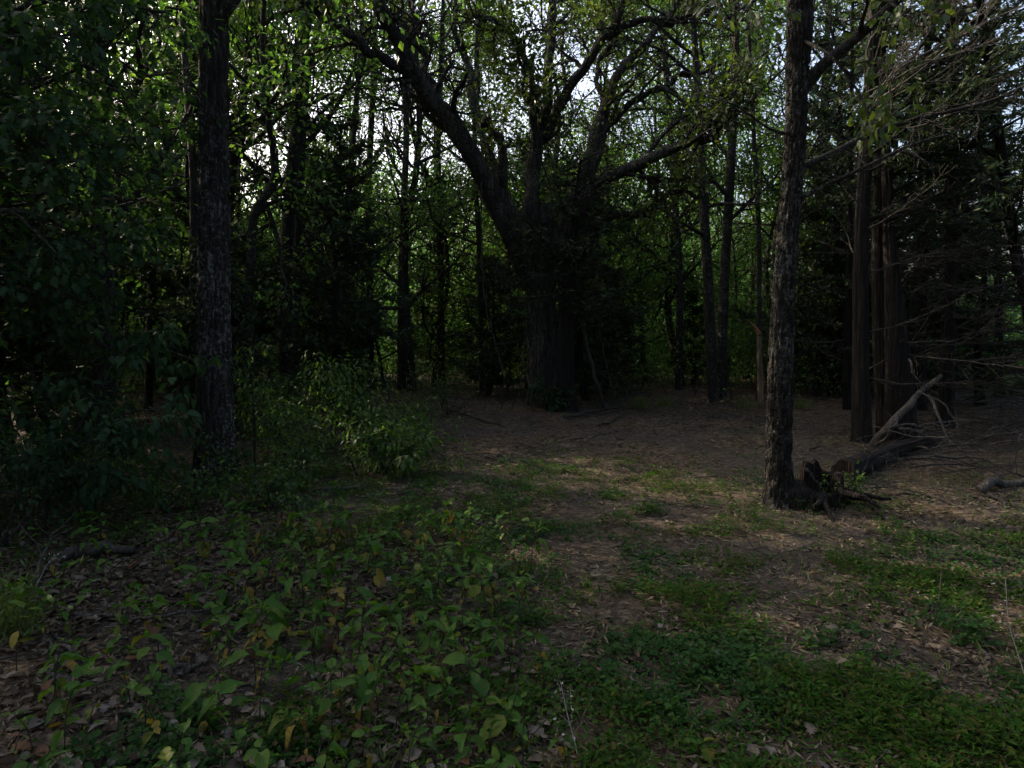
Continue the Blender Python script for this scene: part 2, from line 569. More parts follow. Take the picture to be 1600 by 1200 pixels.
# ------------------------------------------------------------------ trees
def bark_disp(amp, seed, freq=9, zf=3.0, flare=None, lobes=0, lob=0.0):
    """Vertical ridges and blocks of bark in the mesh itself, plus root flare."""
    def f(R, pts, th):
        c, s_ = np.cos(th)[None, :], np.sin(th)[None, :]
        z = pts[:, 2][:, None]
        wob = 1.2 * noise(z * 1.3, 0, 0, seed + 5)
        n = fbm(c * freq / 3.0 + wob, s_ * freq / 3.0, z * zf, seed, 3)
        n2 = np.abs(noise(c * freq + wob, s_ * freq, z * zf * .7, seed + 11) - .5) * 2
        R = R + amp * (n - .5) + amp * 1.1 * (np.minimum(n2 * 2.2, 1) - .7)
        if flare:
            h, k = flare
            z0 = pts[0, 2]
            fl = np.exp(-np.maximum(z - z0, 0) / h)
            R = R * (1 + k * fl * (.55 + .9 * noise(c * 1.7 + 3, s_ * 1.7 + 3, 0, seed + 21)))
        if lobes:
            R = R * (1 + lob * np.sin(lobes * th[None, :] + 1.3 * noise(z * .5, 0, 0, seed)) * .5 + lob * (noise(c * 2 + 7, s_ * 2 + 7, z * .35, seed + 2) - .5))
        return R
    return f


def rand_perp(d, rng):
    v = rng.normal(0, 1, 3)
    v = v - d * (v @ d)
    return unit(v)


def sprout(gb, tips, path, rad, rng, n, l0, l1, level, maxlevel, t0=.25, spread=(.7, 1.2), jit=.22, up=.05, rmin=.004, sides=5):
    """Side branches along a path, recursively; the last level feeds tips (points, directions) to the leaves."""
    m = len(path)
    T = unit(np.gradient(path, axis=0))
    for k in range(n):
        t = t0 + (1 - t0) * (k + rng.uniform(.1, .9)) / n
        i = min(int(t * (m - 1)), m - 1)
        d = T[i]
        a_ = rng.uniform(*spread)
        nd = unit(d * math.cos(a_) + rand_perp(d, rng) * math.sin(a_) + np.array([0, 0, up]))
        L = rng.uniform(l0, l1) * (1.15 - .5 * t)
        r = max(min(rad[i] * .6, rad[i] * .35 + L * .008), rmin)
        nn = max(3, int(3 + 2 * (maxlevel - level)))
        bp = wander(path[i], nd, L, nn, jit, rng, up * .4)
        br = np.linspace(r, max(rmin * .6, r * .3), len(bp))
        tube(gb, bp, br, sides if level < maxlevel else 3, cap=False)
        if level >= maxlevel:
            tips.append((bp, L))
        else:
            sprout(gb, tips, bp, br, rng, max(3, int(n * .7)), l0 * .5, l1 * .5, level + 1, maxlevel, .2, spread, jit, up, rmin, 4)
            tips.append((bp[len(bp) // 2:], L * .5))


def tip_leaves(tips, per, rng, spread=.12, flat=.55, clump=0.0, freq=.6):
    P, D = [], []
    for bp, L in tips:
        n = per
        if clump > 0:
            c_ = float(fbm(bp[-1][0] * freq, bp[-1][1] * freq, bp[-1][2] * freq, 17, 2))
            n = int(round(per * np.clip(.5 + (c_ - .5) * 7 * clump, 0.0, 1.35 if clump > 1.6 else 2.2)))
            if n == 0:
                continue
        t = rng.uniform(.15, 1.0, n) * (len(bp) - 1)
        i = np.minimum(t.astype(int), len(bp) - 2)
        u = (t - i)[:, None]
        p = bp[i] * (1 - u) + bp[i + 1] * u
        d = bp[i + 1] - bp[i]
        d = unit(d)
        r = rng.normal(0, 1, (n, 3))
        dd = unit(d * .6 + r * .8 + np.array([0, 0, -.25]))
        P.append(p + r * spread * .5 + dd * .02)
        D.append(dd)
    P, D = np.concatenate(P), np.concatenate(D)
    Nn = unit(rng.normal(0, 1, P.shape) * (1 - flat) * 1.3 + np.array([0, 0, 1.0]) * flat * 1.5)
    return P, D, Nn


def broad_tree(name, base, path, rad, rng, label, cat='tree', group=None, bark='bark_dark', leaf='leaf_wood', nprim=13, t0=.3, plen=(1.6, 3.4), per=20, ls=(.08, .13), spread=.28,
               levels=2, sides=9, disp=None, rows=30, up=.10, parts=None, tmpl=DIAMOND):
    """trunk, branches and crown under one Empty at the base."""
    root = thing(name, base, label, cat, group)
    full = spline(np.column_stack([path, rad]), rows)
    P, R = full[:, :3], np.maximum(full[:, 3], .012)
    gt = Geo()
    tube(gt, P, R, sides, disp=disp)
    gt.build('trunk', M[bark], root)
    gb, tips = Geo(), []
    sprout(gb, tips, P, R, rng, nprim, plen[0], plen[1], 1, levels + 1 if levels > 2 else 2, t0, (.75, 1.35), .20, up)
    gb.build('branches', M[bark], root, kind='stuff')
    gl = Geo()
    p, d, n = tip_leaves(tips, per, rng, spread, clump=1.4, freq=.45)
    scatter(gl, tmpl, p, d, n, rng.uniform(ls[0], ls[1], len(p)))
    gl.build('crown', M[leaf], root, smooth=False, kind='stuff')
    return root


def copy_tree(o, parent=None):
    c = o.copy()
    COL.objects.link(c)
    c.parent = parent
    for ch in o.children:
        copy_tree(ch, c)
    return c


def px_path(pts, Y, lean=0.0):
    """A trunk or limb through picture directions, standing at depth Y (pts may carry their own depth as third)."""
    return np.array([at(p[0], p[1], p[2] if len(p) > 2 else Y) for p in pts])


# ---- the two near trunks
def near_left():
    rng = np.random.default_rng(11)
    b = G(335, 745)
    Y = b[1]
    path = px_path([(335, 750), (335, 650), (333, 500), (334, 400), (333, 200), (335, 0), (338, -250)], Y)
    path = np.vstack([[b[0], b[1], b[2] - .12], path[1:], path[-1] + [.2, .3, 3.5], path[-1] + [.1, .2, 7.5]])
    rad = np.array([.196, .180, .168, .154, .141, .126, .112, .09, .04])
    root = thing('tall_hickory_tree', b, 'tall straight grey trunk with lichen spots rising beside the dark leafy boughs', 'tree')
    f = spline(np.column_stack([path, rad]), 420)
    g = Geo()
    tube(g, f[:, :3], f[:, 3], 88, bark_disp(.034, 4, 11, 5.0, (.20, .42), 3, .06))
    g.build('trunk', M['bark_left'], root)
    gb, tips = Geo(), []
    sprout(gb, tips, f[:, :3][::14], f[:, 3][::14], rng, 12, 2.0, 3.8, 1, 2, .62, (.7, 1.2), .2, .1)
    gb.build('branches', M['bark_left'], root)
    gl = Geo()
    p, d, n = tip_leaves(tips, 70, rng, .35)
    scatter(gl, DIAMOND, p, d, n, rng.uniform(.09, .14, len(p)))
    gl.build('crown', M['leaf_wood'], root, False, 'stuff')
    # a short broken stub on the left of the trunk
    g = Geo()
    p0 = at(313, 160, Y)
    tube(g, np.array([p0, p0 + [-.09, -.03, .02], p0 + [-.13, -.04, .05]]), [.06, .05, .03], 10)
    g.build('branch_stub', M['bark_left'], root)
    return root


def near_right():
    rng = np.random.default_rng(12)
    b = G(1216, 788)
    Y = b[1]
    path = px_path([(1216, 795), (1217, 700), (1220, 560), (1227, 420), (1240, 250), (1245, 150), (1250, 0), (1252, -200)], Y)
    path[0] = [b[0], b[1], b[2] - .1]
    path = np.vstack([path, path[-1] + [-.2, .4, 3.0], path[-1] + [-.1, .3, 6.0]])
    w = np.array([.120, .111, .101, .090, .083, .086, .104, .09, .06, .03])
    root = thing('forked_oak_tree', b, 'dark slender trunk beside the rotten stump, forking into one long limb at the top', 'tree')
    f = spline(np.column_stack([path, w]), 420)
    g = Geo()
    tube(g, f[:, :3], f[:, 3], 72, bark_disp(.025, 41, 9, 9.0, (.14, .5)))
    g.build('trunk', M['bark_right'], root)
    tips = []

    def limb(pts, r0, r1, name='limb', leaves=True, nsub=6, l=(.4, 1.0), mt='bark_right', jit=.25):
        pp = px_path(pts, Y)
        rr = np.linspace(r0, r1, len(pp))
        ff = spline(np.column_stack([pp, rr]), 26)
        gg = Geo()
        tube(gg, ff[:, :3], ff[:, 3] * (1 + .15 * (noise(np.arange(26) * .7, 0, 0, 5) - .5)), 10)
        tt = []
        sprout(gg, tt, ff[:, :3], ff[:, 3], rng, nsub, l[0], l[1], 1, 2, .35, (.6, 1.1), jit, .02, .003)
        gg.build(name, M[mt], root)
        if leaves:
            tips.extend(tt)
    limb([(1243, 165), (1262, 130), (1290, 98, Y - .1), (1335, 62, Y - .2), (1400, 2, Y - .4), (1470, -70, Y - .5), (1560, -200, Y - .6)], .058, .03, nsub=5)
    limb([(1237, 268), (1300, 240, Y + .2), (1370, 205, Y + .4), (1450, 182, Y + .5), (1540, 160, Y + .6), (1600, 135, Y + .6)], .036, .010, leaves=False, nsub=10, l=(.3, .8))
    limb([(1232, 318), (1290, 290, Y - .1), (1350, 262, Y - .2), (1420, 228, Y - .1), (1500, 205, Y)], .024, .008, leaves=False, nsub=7, l=(.25, .6))
    limb([(1240, 100), (1234, 70, Y - .1), (1231, 40, Y - .2)], .012, .006, 'dead_twig', False, 2, (.1, .2), 'dead_wood')
    limb([(1236, 210), (1200, 200, Y - .2), (1150, 165, Y - .3), (1100, 150, Y - .2)], .014, .005, 'dead_twig', False, 6, (.2, .5))
    # leafy boughs high on the tree and hanging in view right of it
    limb([(1250, 60), (1300, 90, Y - .5), (1345, 150, Y - .5), (1362, 200, Y - .6)], .014, .005, nsub=6, l=(.2, .4))
    limb([(1248, -60), (1330, -40, Y - .8), (1400, 10, Y - 1.2), (1440, 50, Y - 1.4)], .016, .006, nsub=6, l=(.25, .5))
    limb([(1250, -40), (1180, 0, Y - .6), (1120, 40, Y - .8)], .016, .006, nsub=8, l=(.25, .6))
    LT = lobed(random.Random(3), 5, .5)
    p, d, n = tip_leaves(tips, 5, rng, .12, clump=1.0, freq=2.0)
    L = rng.uniform(.05, .095, len(p))
    gl = Geo()
    scatter(gl, LT, p, unit(d + [0, 0, -.35]), n, L, L * .8)
    gl.build('foliage', M['leaf_oak'], root, False, 'stuff')
    gb, tips2 = Geo(), []
    sprout(gb, tips2, f[:, :3][::14], f[:, 3][::14], rng, 9, 1.4, 2.6, 1, 2, .72, (.7, 1.2), .2, .1)
    gb.build('branches', M['bark_right'], root)
    gl = Geo()
    p, d, n = tip_leaves(tips2, 60, rng, .3)
    scatter(gl, DIAMOND, p, d, n, rng.uniform(.08, .12, len(p)))
    gl.build('crown', M['leaf_wood'], root, False, 'stuff')


# ---- the old oak
def old_oak():
    rng = np.random.default_rng(21)
    b = G(857, 634)
    Y = b[1]
    m = Y / F * 1.01
    root = thing('old_oak_tree', b, 'huge old oak with many thick limbs spreading from one fluted trunk', 'tree')
    path = px_path([(850, 640), (848, 600), (846, 520), (845, 450), (845, 390), (846, 345), (846, 318)], Y)
    path[0][2] -= .1
    rad = np.array([.37, .30, .265, .27, .31, .25, .12])
    f = spline(np.column_stack([path, rad]), 150)
    g = Geo()
    tube(g, f[:, :3], f[:, 3], 96, bark_disp(.045, 77, 8, 1.6, (.18, .22), 3, .22))
    g.build('trunk', M['bark_oak_trunk'], root)
    tips = []
    seedc = [0]

    def limb(pts, w0, w1, sub=10, l=(.7, 1.7), t0=.3, leaf=1.0, depth=3):
        pp = px_path(pts, Y)
        k = len(pp)
        rr = np.linspace(w0, w1, k) * m / 2 * .66
        n = 40
        ff = spline(np.column_stack([pp, rr]), n)
        seedc[0] += 1
        wob = np.stack([fbm(np.arange(n) * .22, i * 9.1, 0, 60 + seedc[0], 2) - .5 for i in range(3)], -1) * .32
        wob[0] = 0
        P = ff[:, :3] + wob * np.linspace(0, 1, n)[:, None] ** .5
        R = ff[:, 3] * (1 + .25 * (noise(np.arange(n) * .5, 0, 0, seedc[0]) - .5))
        gg = Geo()
        tube(gg, P, R, 14, bark_disp(.012, seedc[0], 5, 3.0))
        tt = []
        sprout(gg, tt, P, R, rng, sub, l[0], l[1], 1, depth, t0, (.5, 1.25), .26, .05, .005)
        gg.build('limb', M['bark_oak'], root)
        if leaf > 0:
            tips.extend(t for t in tt if rng.uniform() < leaf)
    # left limbs
    limb([(835, 440), (800, 365, Y - .3), (768, 312, Y - .6), (738, 250, Y - .9), (712, 195, Y - 1.1), (668, 140, Y - 1.3), (628, 90, Y - 1.5), (596, 40, Y - 1.6), (575, -40, Y - 1.7)], 58, 24, 12, t0=.45)
    limb([(655, 128, Y - 1.35), (610, 100, Y - 1.5), (570, 72, Y - 1.8), (530, 45, Y - 2.0), (480, 5, Y - 2.1), (430, -30, Y - 2.2)], 22, 9, 9)
    limb([(700, 178, Y - 1.1), (672, 130, Y - .8), (660, 80, Y - .5), (640, 20, Y - .3), (650, -60, Y)], 20, 9, 8)
    limb([(815, 370, Y - .4), (788, 310, Y - .6), (785, 250, Y - .7), (780, 212, Y - .7), (765, 196, Y - .8), (748, 190, Y - .8)], 24, 12, 4, (.3, .8), leaf=.3)
    # centre
    limb([(840, 400, Y - .2), (830, 330, Y - .5), (835, 275, Y - .4), (845, 215, Y - .3), (853, 165, Y - .2), (858, 80, Y - .1), (860, 0, Y), (862, -120, Y + .3)], 40, 15, 11, t0=.4)
    limb([(840, 240, Y - .35), (833, 190, Y - .6), (830, 125, Y - .8), (815, 85, Y - 1.0), (800, 50, Y - 1.2), (765, 30, Y - 1.3), (735, 0, Y - 1.4), (700, -60, Y - 1.5)], 17, 8, 9)
    limb([(850, 215, Y - .3), (872, 165, Y - .4), (905, 110, Y - .6), (945, 62, Y - .8), (965, 30, Y - .9), (978, -40, Y - 1)], 24, 12, 9)
    limb([(948, 60, Y - .8), (1000, 30, Y - .9), (1045, 38, Y - 1.0), (1100, 25, Y - 1.2), (1170, 40, Y - 1.3)], 15, 7, 9)
    # right
    limb([(870, 390, Y - .2), (895, 325, Y - .2), (922, 268, Y - .1), (936, 225, Y), (946, 165, Y + .1), (975, 105, Y + .2), (1020, 55, Y + .3), (1050, 20, Y + .3), (1070, -50, Y + .3)], 38, 10, 10, t0=.4)
    limb([(942, 205, Y), (985, 160, Y - .2), (1035, 132, Y - .4), (1075, 115, Y - .5), (1130, 95, Y - .6)], 16, 6, 8, leaf=.6)
    limb([(945, 160, Y + .1), (930, 110, Y + .4), (960, 60, Y + .8), (975, 10, Y + 1)], 12, 5, 7)
    limb([(880, 385, Y - .4), (915, 310, Y - .7), (960, 272, Y - 1.0), (1010, 252, Y - 1.2), (1065, 228, Y - 1.5), (1120, 205, Y - 1.7), (1160, 178, Y - 1.9), (1190, 135, Y - 2.0)], 32, 9, 11, (.9, 2.1), leaf=.30)
    limb([(885, 400, Y - .3), (935, 350, Y - .6), (1000, 330, Y - .7), (1060, 305, Y - .9), (1110, 300, Y - 1.0)], 22, 7, 7, (.5, 1.2), leaf=.6)
    limb([(880, 380, Y + .3), (905, 300, Y + 1.2), (930, 200, Y + 2.2), (990, 60, Y + 3.0)], 30, 10, 8, leaf=.9)
    limb([(830, 390, Y + .3), (780, 280, Y + 1.4), (730, 120, Y + 2.4), (700, -20, Y + 3.0)], 30, 10, 8, leaf=.9)
    gl = Geo()
    p, d, n = tip_leaves(tips, 11, rng, .26, clump=1.7, freq=.75)
    scatter(gl, DIAMOND, p, d, n, rng.uniform(.075, .12, len(p)))
    gl.build('crown', M['leaf_oak'], root, False, 'stuff')
    # dead twiggy growth round the trunk
    gd, tt = Geo(), []
    for k in range(60):
        z = rng.uniform(1.9, 4.8)
        a_ = rng.uniform(math.pi * .95, math.pi * 2.05)
        p0 = np.array([b[0] + .3 * math.cos(a_), b[1] + .3 * math.sin(a_), b[2] + z])
        bp = wander(p0, [math.cos(a_), math.sin(a_) * .6, rng.uniform(-.2, .5)], rng.uniform(.5, 1.5), 6, .2, rng)
        br = np.linspace(.016, .004, 7)
        tube(gd, bp, br, 5)
        sprout(gd, tt, bp, br, rng, 6, .2, .6, 2, 2, .2, (.5, 1.2), .25, -.05, .003)
    gd.build('dead_twigs', M['twig'], root, kind='stuff')
    gi = Geo()
    q, d, n = tip_leaves(tt, 9, rng, .16)
    scatter(gi, SLIVER, q, d, n, rng.uniform(.05, .11, len(q)))
    gi.build('cedar_sprays', M['cedar'], root, False, 'stuff')
    return root, b


# ---- cedars
def cedar_branch(gb, P, D, p0, d0, L, r, rng, dead=False, dens=1.0, sidelen=.28):
    bp = wander(p0, d0, L, 8, .09, rng, .03)
    br = np.linspace(r, .004, 9)
    tube(gb, bp, br, 5, cap=False)
    T = unit(np.gradient(bp, axis=0))
    ns = int(9 * L / 1.6) + 4
    for k in range(ns):
        t = .15 + .85 * (k + rng.uniform()) / ns
        i = min(int(t * 8), 8)
        side = unit(np.cross(T[i], [0, 0, 1.0])) * (1 if k % 2 else -1)
        nd = unit(T[i] * .75 + side * rng.uniform(.3, .9) + [0, 0, rng.uniform(-.35, .3)])
        l = L * sidelen * rng.uniform(.6, 1.3) * (1.2 - .7 * t)
        sp = wander(bp[i], nd, l, 4, .12, rng)
        tube(gb, sp, np.linspace(max(.003, r * .28), .0025, 5), 3, cap=False)
        if dead:
            for _ in range(2):
                j = rng.integers(1, 4)
                s2 = wander(sp[j], unit(nd + rng.normal(0, .5, 3)), l * .5, 3, .15, rng)
                tube(gb, s2, np.linspace(.004, .002, 4), 3, cap=False)
        else:
            nl = int(44 * dens * max(l, .15) / .4)
            t2 = rng.uniform(0, 1, nl) * 4
            j = np.minimum(t2.astype(int), 3)
            u = (t2 - j)[:, None]
            q = sp[j] * (1 - u) + sp[j + 1] * u
            dd = unit(nd * .8 + rng.normal(0, .55, (nl, 3)) + [0, 0, -.12])
            P.append(q + rng.normal(0, .02, (nl, 3)))
            D.append(dd)


def cedar_tree(name, base, path, rad, rng, label, group=None, nb=46, z0=2.0, blen=(1.0, 2.4), pitch=(.15, .6), sector=None, dens=.42, ndead=8, deadz=(.8, 3.2), sprays=True, flute=.09, sides=40, needle=(.07, .14), bias=0):
    root = thing(name, base, label, 'tree', group)
    f = spline(np.column_stack([path, rad]), 140)
    Pt, R = f[:, :3], np.maximum(f[:, 3], .01)
    g = Geo()
    tube(g, Pt, R, sides, bark_disp(.016, int(rng.integers(1, 999)), 11, 2.2, (.3, .28), 4, flute))
    g.build('trunk', M['bark_cedar'], root)
    gb, P, D = Geo(), [], []
    zt = Pt[-1, 2] - base[2]
    for k in range(nb):
        z = z0 + (zt - z0) * (k + rng.uniform()) / nb
        i = int(np.argmin(np.abs(Pt[:, 2] - base[2] - z)))
        a_ = rng.uniform(*(sector or (0, 2 * math.pi)))
        pi_ = rng.uniform(*pitch)
        L = rng.uniform(*blen) * (1.1 - .75 * (z - z0) / max(zt - z0, .1))
        cedar_branch(gb, P, D, Pt[i], [math.cos(a_) * math.cos(pi_), math.sin(a_) * math.cos(pi_), math.sin(pi_)], L, .012 + .008 * L, rng, False, dens)
    gb.build('branches', M['bark_cedar'], root, kind='stuff')
    if P:
        P, D = np.concatenate(P), np.concatenate(D)
        gl = Geo()
        scatter(gl, SLIVER, P, D, rng.normal(0, 1, P.shape), rng.uniform(needle[0], needle[1], len(P)), rng.uniform(needle[0], needle[1], len(P)) * 1.5)
        gl.build('crown', M['cedar'], root, False, 'stuff')
    if ndead:
        for k in range(ndead):
            gd = Geo()
            z = rng.uniform(*deadz)
            i = int(np.argmin(np.abs(Pt[:, 2] - base[2] - z)))
            a_ = rng.uniform(*(sector or (0, 2 * math.pi)))
            pi_ = rng.uniform(-.1, .45)
            cedar_branch(gd, [], [], Pt[i], [math.cos(a_) * math.cos(pi_), math.sin(a_) * math.cos(pi_), math.sin(pi_)], rng.uniform(.8, 2.2), .014, rng, True)
            gd.build('dead_branch', M['twig'], root)
    return root


near_left()
near_right()
oak, oak_base = old_oak()


# right-hand cedars: trunks given by where they stand and how they lean
def cedar_at(pts, Y, w, label, seed, top=9.0, **kw):
    rng = np.random.default_rng(seed)
    p = px_path(pts, Y)
    gz = float(gh(p[0][0], p[0][1]))
    p[0][2] = gz - .08
    m = Y / F / 2 * .66
    r = np.interp(np.arange(len(p)), np.linspace(0, len(p) - 1, len(w)), np.array(w)) * m
    d = unit(p[-1] - p[-2])
    ext = max(0.5, top - p[-1][2])
    p = np.vstack([p, p[-1] + d * ext * .5, p[-1] + d * ext])
    r = np.append(r, [r[-1] * .6, .02])
    return cedar_tree('cedar_tree', np.array([p[0][0], p[0][1], gz]), p, r, rng, label, 'cedars beside the brush pile', **kw)


RIGHT = (-1.1, 1.1)
cedar_at([(1348, 690), (1345, 560), (1345, 400), (1352, 250), (1362, 100), (1368, -40)], 9.6, (44, 34, 32, 26, 22), 'cedar trunk with a pale reddish strip of bare wood, leftmost of the shaggy cedar trunks', 31, 11, nb=40, z0=3.0, sector=(-2.2, 1.4), pitch=(.2, .7))
cedar_at([(1386, 690), (1378, 560), (1374, 400), (1376, 250), (1374, 100), (1380, -40)], 10.0, (40, 36, 30, 26, 20), 'straight shaggy cedar trunk just behind the cedar with the pale strip', 32, 11, nb=46, z0=2.6, sector=(-1.6, 1.2), pitch=(.25, .75), blen=(1.4, 3.0))
cedar_at([(1408, 690), (1405, 600), (1398, 480), (1390, 380), (1385, 250)], 9.8, (74, 62, 44, 26, 20), 'thick fluted cedar base beside the leaning broken branch', 33, 10, nb=26, z0=3.0, sector=(-1.3, 1.3))
cedar_at([(1478, 660), (1482, 500), (1484, 350), (1486, 200), (1488, 0)], 11.0, (34, 28, 26, 22, 18), 'lone straight cedar trunk with bare dead branches fanning to its right', 34, 11, nb=48, z0=2.8, pitch=(.2, .75), blen=(1.4, 3.0), ndead=22, sector=(-1.5, 1.3), deadz=(.4, 4.0))
cedar_at([(1438, 640), (1440, 500), (1444, 380), (1446, 250), (1450, 50)], 13.0, (26, 24, 22, 18, 14), 'slimmer cedar trunk standing back between the fluted base and the lone straight cedar', 35, 11, nb=46, z0=2.6, pitch=(.15, .7), blen=(1.2, 2.6))
cedar_at([(1640, 690), (1610, 500), (1585, 380), (1560, 200), (1540, 60)], 9.5, (34, 28, 24, 20, 16), 'leaning cedar trunk at the edge of the photo above the brush pile', 36, 10, nb=40, z0=2.6, pitch=(.1, .7), blen=(1.2, 2.6), ndead=26, deadz=(.3, 3.6), sector=(1.6, 4.4))
cedar_at([(1322, 650), (1325, 480), (1328, 350), (1330, 200)], 13.0, (16, 15, 12, 10), 'thinnest cedar trunk, behind the gap left of the shaggy cedar trunks', 37, 9, nb=36, z0=1.8, blen=(.9, 1.9))
cedar_at([(1720, 690), (1715, 500), (1705, 300), (1700, 100)], 11.5, (34, 30, 26, 22), 'bushy cedar reaching into the photo from its right edge', 38, 10, nb=54, z0=1.4, blen=(1.6, 3.0), sector=(1.6, 4.7))
cedar_at([(1560, 640), (1560, 450), (1556, 300), (1552, 100)], 15.0, (18, 17, 15, 12), 'thin cedar trunk far back behind the tangle of dead branches', 39, 10, nb=46, z0=2.8, blen=(1.2, 2.2))


cedar_at([(884, 645), (883, 560), (886, 480), (890, 420), (896, 360)], oak_base[1] - .75, (46, 40, 36, 28, 16), 'shaggy dark cedar trunk grown up against the right side of the old oak', 40, 4.6, nb=30, z0=1.7, blen=(.8, 1.9), pitch=(-.2, .5), sector=(-3.3, .4), ndead=12, deadz=(1.2, 4.0), dens=.5)


# bleached dead boughs sweeping up to the right above the cedars (one dead cedar top)
def dead_boughs():
    rng = np.random.default_rng(44)
    b = np.array([at(1385, 690, 9.0)[0], 9.0, 0.0])
    Y = 8.6
    starts = [((1385, 125), (1470, 70), (1560, 25), (1640, -5)), ((1390, 130), (1490, 85), (1600, 60), (1680, 50)), ((1414, 128), (1480, 75), (1520, 30), (1560, -30)),
              ((1430, 110), (1520, 75), (1600, 48), (1680, 20)), ((1360, 60), (1420, 30), (1480, 5), (1530, -40)), ((1400, 118), (1445, 60), (1470, 20), (1500, -40)),
              ((1420, 200), (1500, 170), (1560, 130), (1640, 95)), ((1350, 140), (1390, 100), (1440, 55), (1500, 15)), ((1440, 130), (1530, 130), (1610, 105), (1680, 90))]
    root = thing('dead_cedar_top', at(1345, 150, 9.4), 'bleached bare boughs sweeping up to the right above the cedar trunks', 'dead branch')
    for s_ in starts:
        dy = rng.uniform(-.5, .5)
        pp = px_path([(q[0], q[1], Y + dy + .25 * i * rng.uniform(-1, 1)) for i, q in enumerate(s_)], Y)
        pp = np.vstack([np.array(at(1350, 165 + rng.uniform(-20, 40), 9.45))[None], pp])
        ff = spline(pp, 16)
        gg = Geo()
        br = np.linspace(.014, .004, 16)
        tube(gg, ff, br, 5)
        tt = []
        sprout(gg, tt, ff, br, rng, 10, .25, .7, 1, 2, .2, (.3, .8), .14, .06, .0028)
        gg.build('dead_branch', M['dead_wood'], root)


dead_boughs()


# ---- trees one can pick out, each with its own trunk line
def line_tree(pts, Y, w, label, seed, top=12.0, name='slender_tree', group=None, **kw):
    rng = np.random.default_rng(seed)
    p = px_path(pts, Y)
    gz = float(gh(p[0][0], p[0][1]))
    p[0][2] = gz - .08
    m = Y / F / 2
    r = np.interp(np.arange(len(p)), np.linspace(0, len(p) - 1, len(w)), np.array(w)) * m
    d = unit(p[-1] - p[-2] + [0, 0, .5])
    ext = max(0.5, top - p[-1][2])
    p = np.vstack([p, p[-1] + d * ext * .5, p[-1] + d * ext])
    r = np.append(r, [r[-1] * .6, .02])
    return broad_tree(name, np.array([p[0][0], p[0][1], gz]), p, r, rng, label, 'tree', group, **kw)


LT = dict(nprim=14, per=12, plen=(1.4, 3.0), t0=.24)
line_tree([(392, 665), (389, 480), (393, 390), (399, 330), (428, 285), (426, 220), (413, 150), (410, 50), (416, -60)], 11.5, (16, 14, 14, 13, 12, 10, 8, 7), 'thin crooked trunk with an S-shaped bend right of the lichen-spotted trunk', 51, disp=bark_disp(.008, 3, 6, 4), **LT)
line_tree([(446, 660), (446, 430), (454, 300), (462, 200), (470, 100), (486, 0), (500, -120)], 14, (22, 20, 16, 14, 12), 'dark upright trunk, left stem of the close pair behind the crooked tree', 52, **LT)
line_tree([(462, 660), (462, 440), (468, 320), (474, 200), (482, 110), (500, 30)], 14.6, (14, 13, 11, 9), 'thinner right stem of the close pair behind the crooked tree', 53, **LT)
line_tree([(302, 660), (303, 420), (302, 270), (293, 150), (286, 40), (280, -80)], 11, (13, 12, 10, 9), 'thin dark trunk showing along the left edge of the lichen-spotted trunk', 54, **LT)
line_tree([(352, 650), (358, 330), (366, 240), (378, 170), (388, 90), (396, -40)], 13, (16, 15, 14, 10), 'dark leaning trunk emerging from behind the lichen-spotted trunk', 55, **LT)
line_tree([(628, 640), (628, 430), (634, 350), (650, 270), (655, 150), (640, 0)], 17, (14, 12, 10, 7), 'narrow dark trunk in the deep shade midway between close pair and old oak', 56, **LT)
line_tree([(690, 640), (688, 400), (684, 250), (690, 80)], 18.5, (11, 10, 8), 'straight pole-like trunk in the shade, next one left of the old oak', 57, **LT)
line_tree([(1115, 640), (1106, 430), (1099, 310), (1094, 200), (1084, 40)], 14.2, (17, 15, 12, 9), 'dark trunk leaning a little left, first of two close trunks beyond the path', 58, **LT)
line_tree([(1126, 640), (1131, 460), (1140, 300), (1146, 180), (1150, 40), (1150, -60)], 14.6, (17, 15, 13, 11, 9), 'taller trunk rising from the same spot beyond the path and leaning right', 59, **LT)
line_tree([(160, 690), (162, 480), (158, 300), (150, 120), (146, -60)], 8.6, (34, 32, 28, 24), 'thick dark trunk half hidden behind the cool green lobed leaves', 60, bark='bark_right', disp=bark_disp(.012, 31, 8, 5), sides=24, rows=90, **LT)
line_tree([(528, 640), (526, 520), (538, 430), (545, 300), (560, 120)], 15.5, (14, 12, 10, 8), 'narrow trunk standing behind the drooping bright shrub', 61, **LT)
line_tree([(752, 640), (750, 420), (742, 250), (745, 80)], 16.5, (9, 8, 7), 'very thin sapling trunk close behind the old oak on its left', 62, **LT)
line_tree([(580, 640), (577, 420), (576, 300), (584, 100)], 19, (12, 10, 9), 'grey pole trunk deep in the wood right of the drooping shrub', 63, **LT)
line_tree([(1060, 640), (1062, 450), (1054, 300), (1040, 100)], 18, (12, 11, 9), 'dim trunk far behind the right-hand limbs of the old oak', 64, **LT)
line_tree([(1190, 500), (1186, 380), (1180, 250), (1170, 60)], 14.4, (8, 7, 6), 'thin living stem rising just behind the pale broken snag', 65, top=9, nprim=9, per=16, plen=(.8, 1.8), t0=.3)
line_tree([(1276, 650), (1274, 480), (1280, 330), (1290, 120)], 17, (13, 12, 9), 'dim slim trunk seen between the forked trunk and the cedars', 66, **LT)
line_tree([(40, 690), (44, 480), (36, 300), (20, 60)], 11, (20, 18, 14), 'dark trunk at the left edge of the photo behind the leafy boughs', 67, **LT)
line_tree([(232, 670), (236, 480), (240, 330), (232, 160), (226, 0)], 12.5, (13, 12, 10), 'narrow trunk in the gap between half-hidden thick trunk and lichen-spotted trunk', 68, **LT)

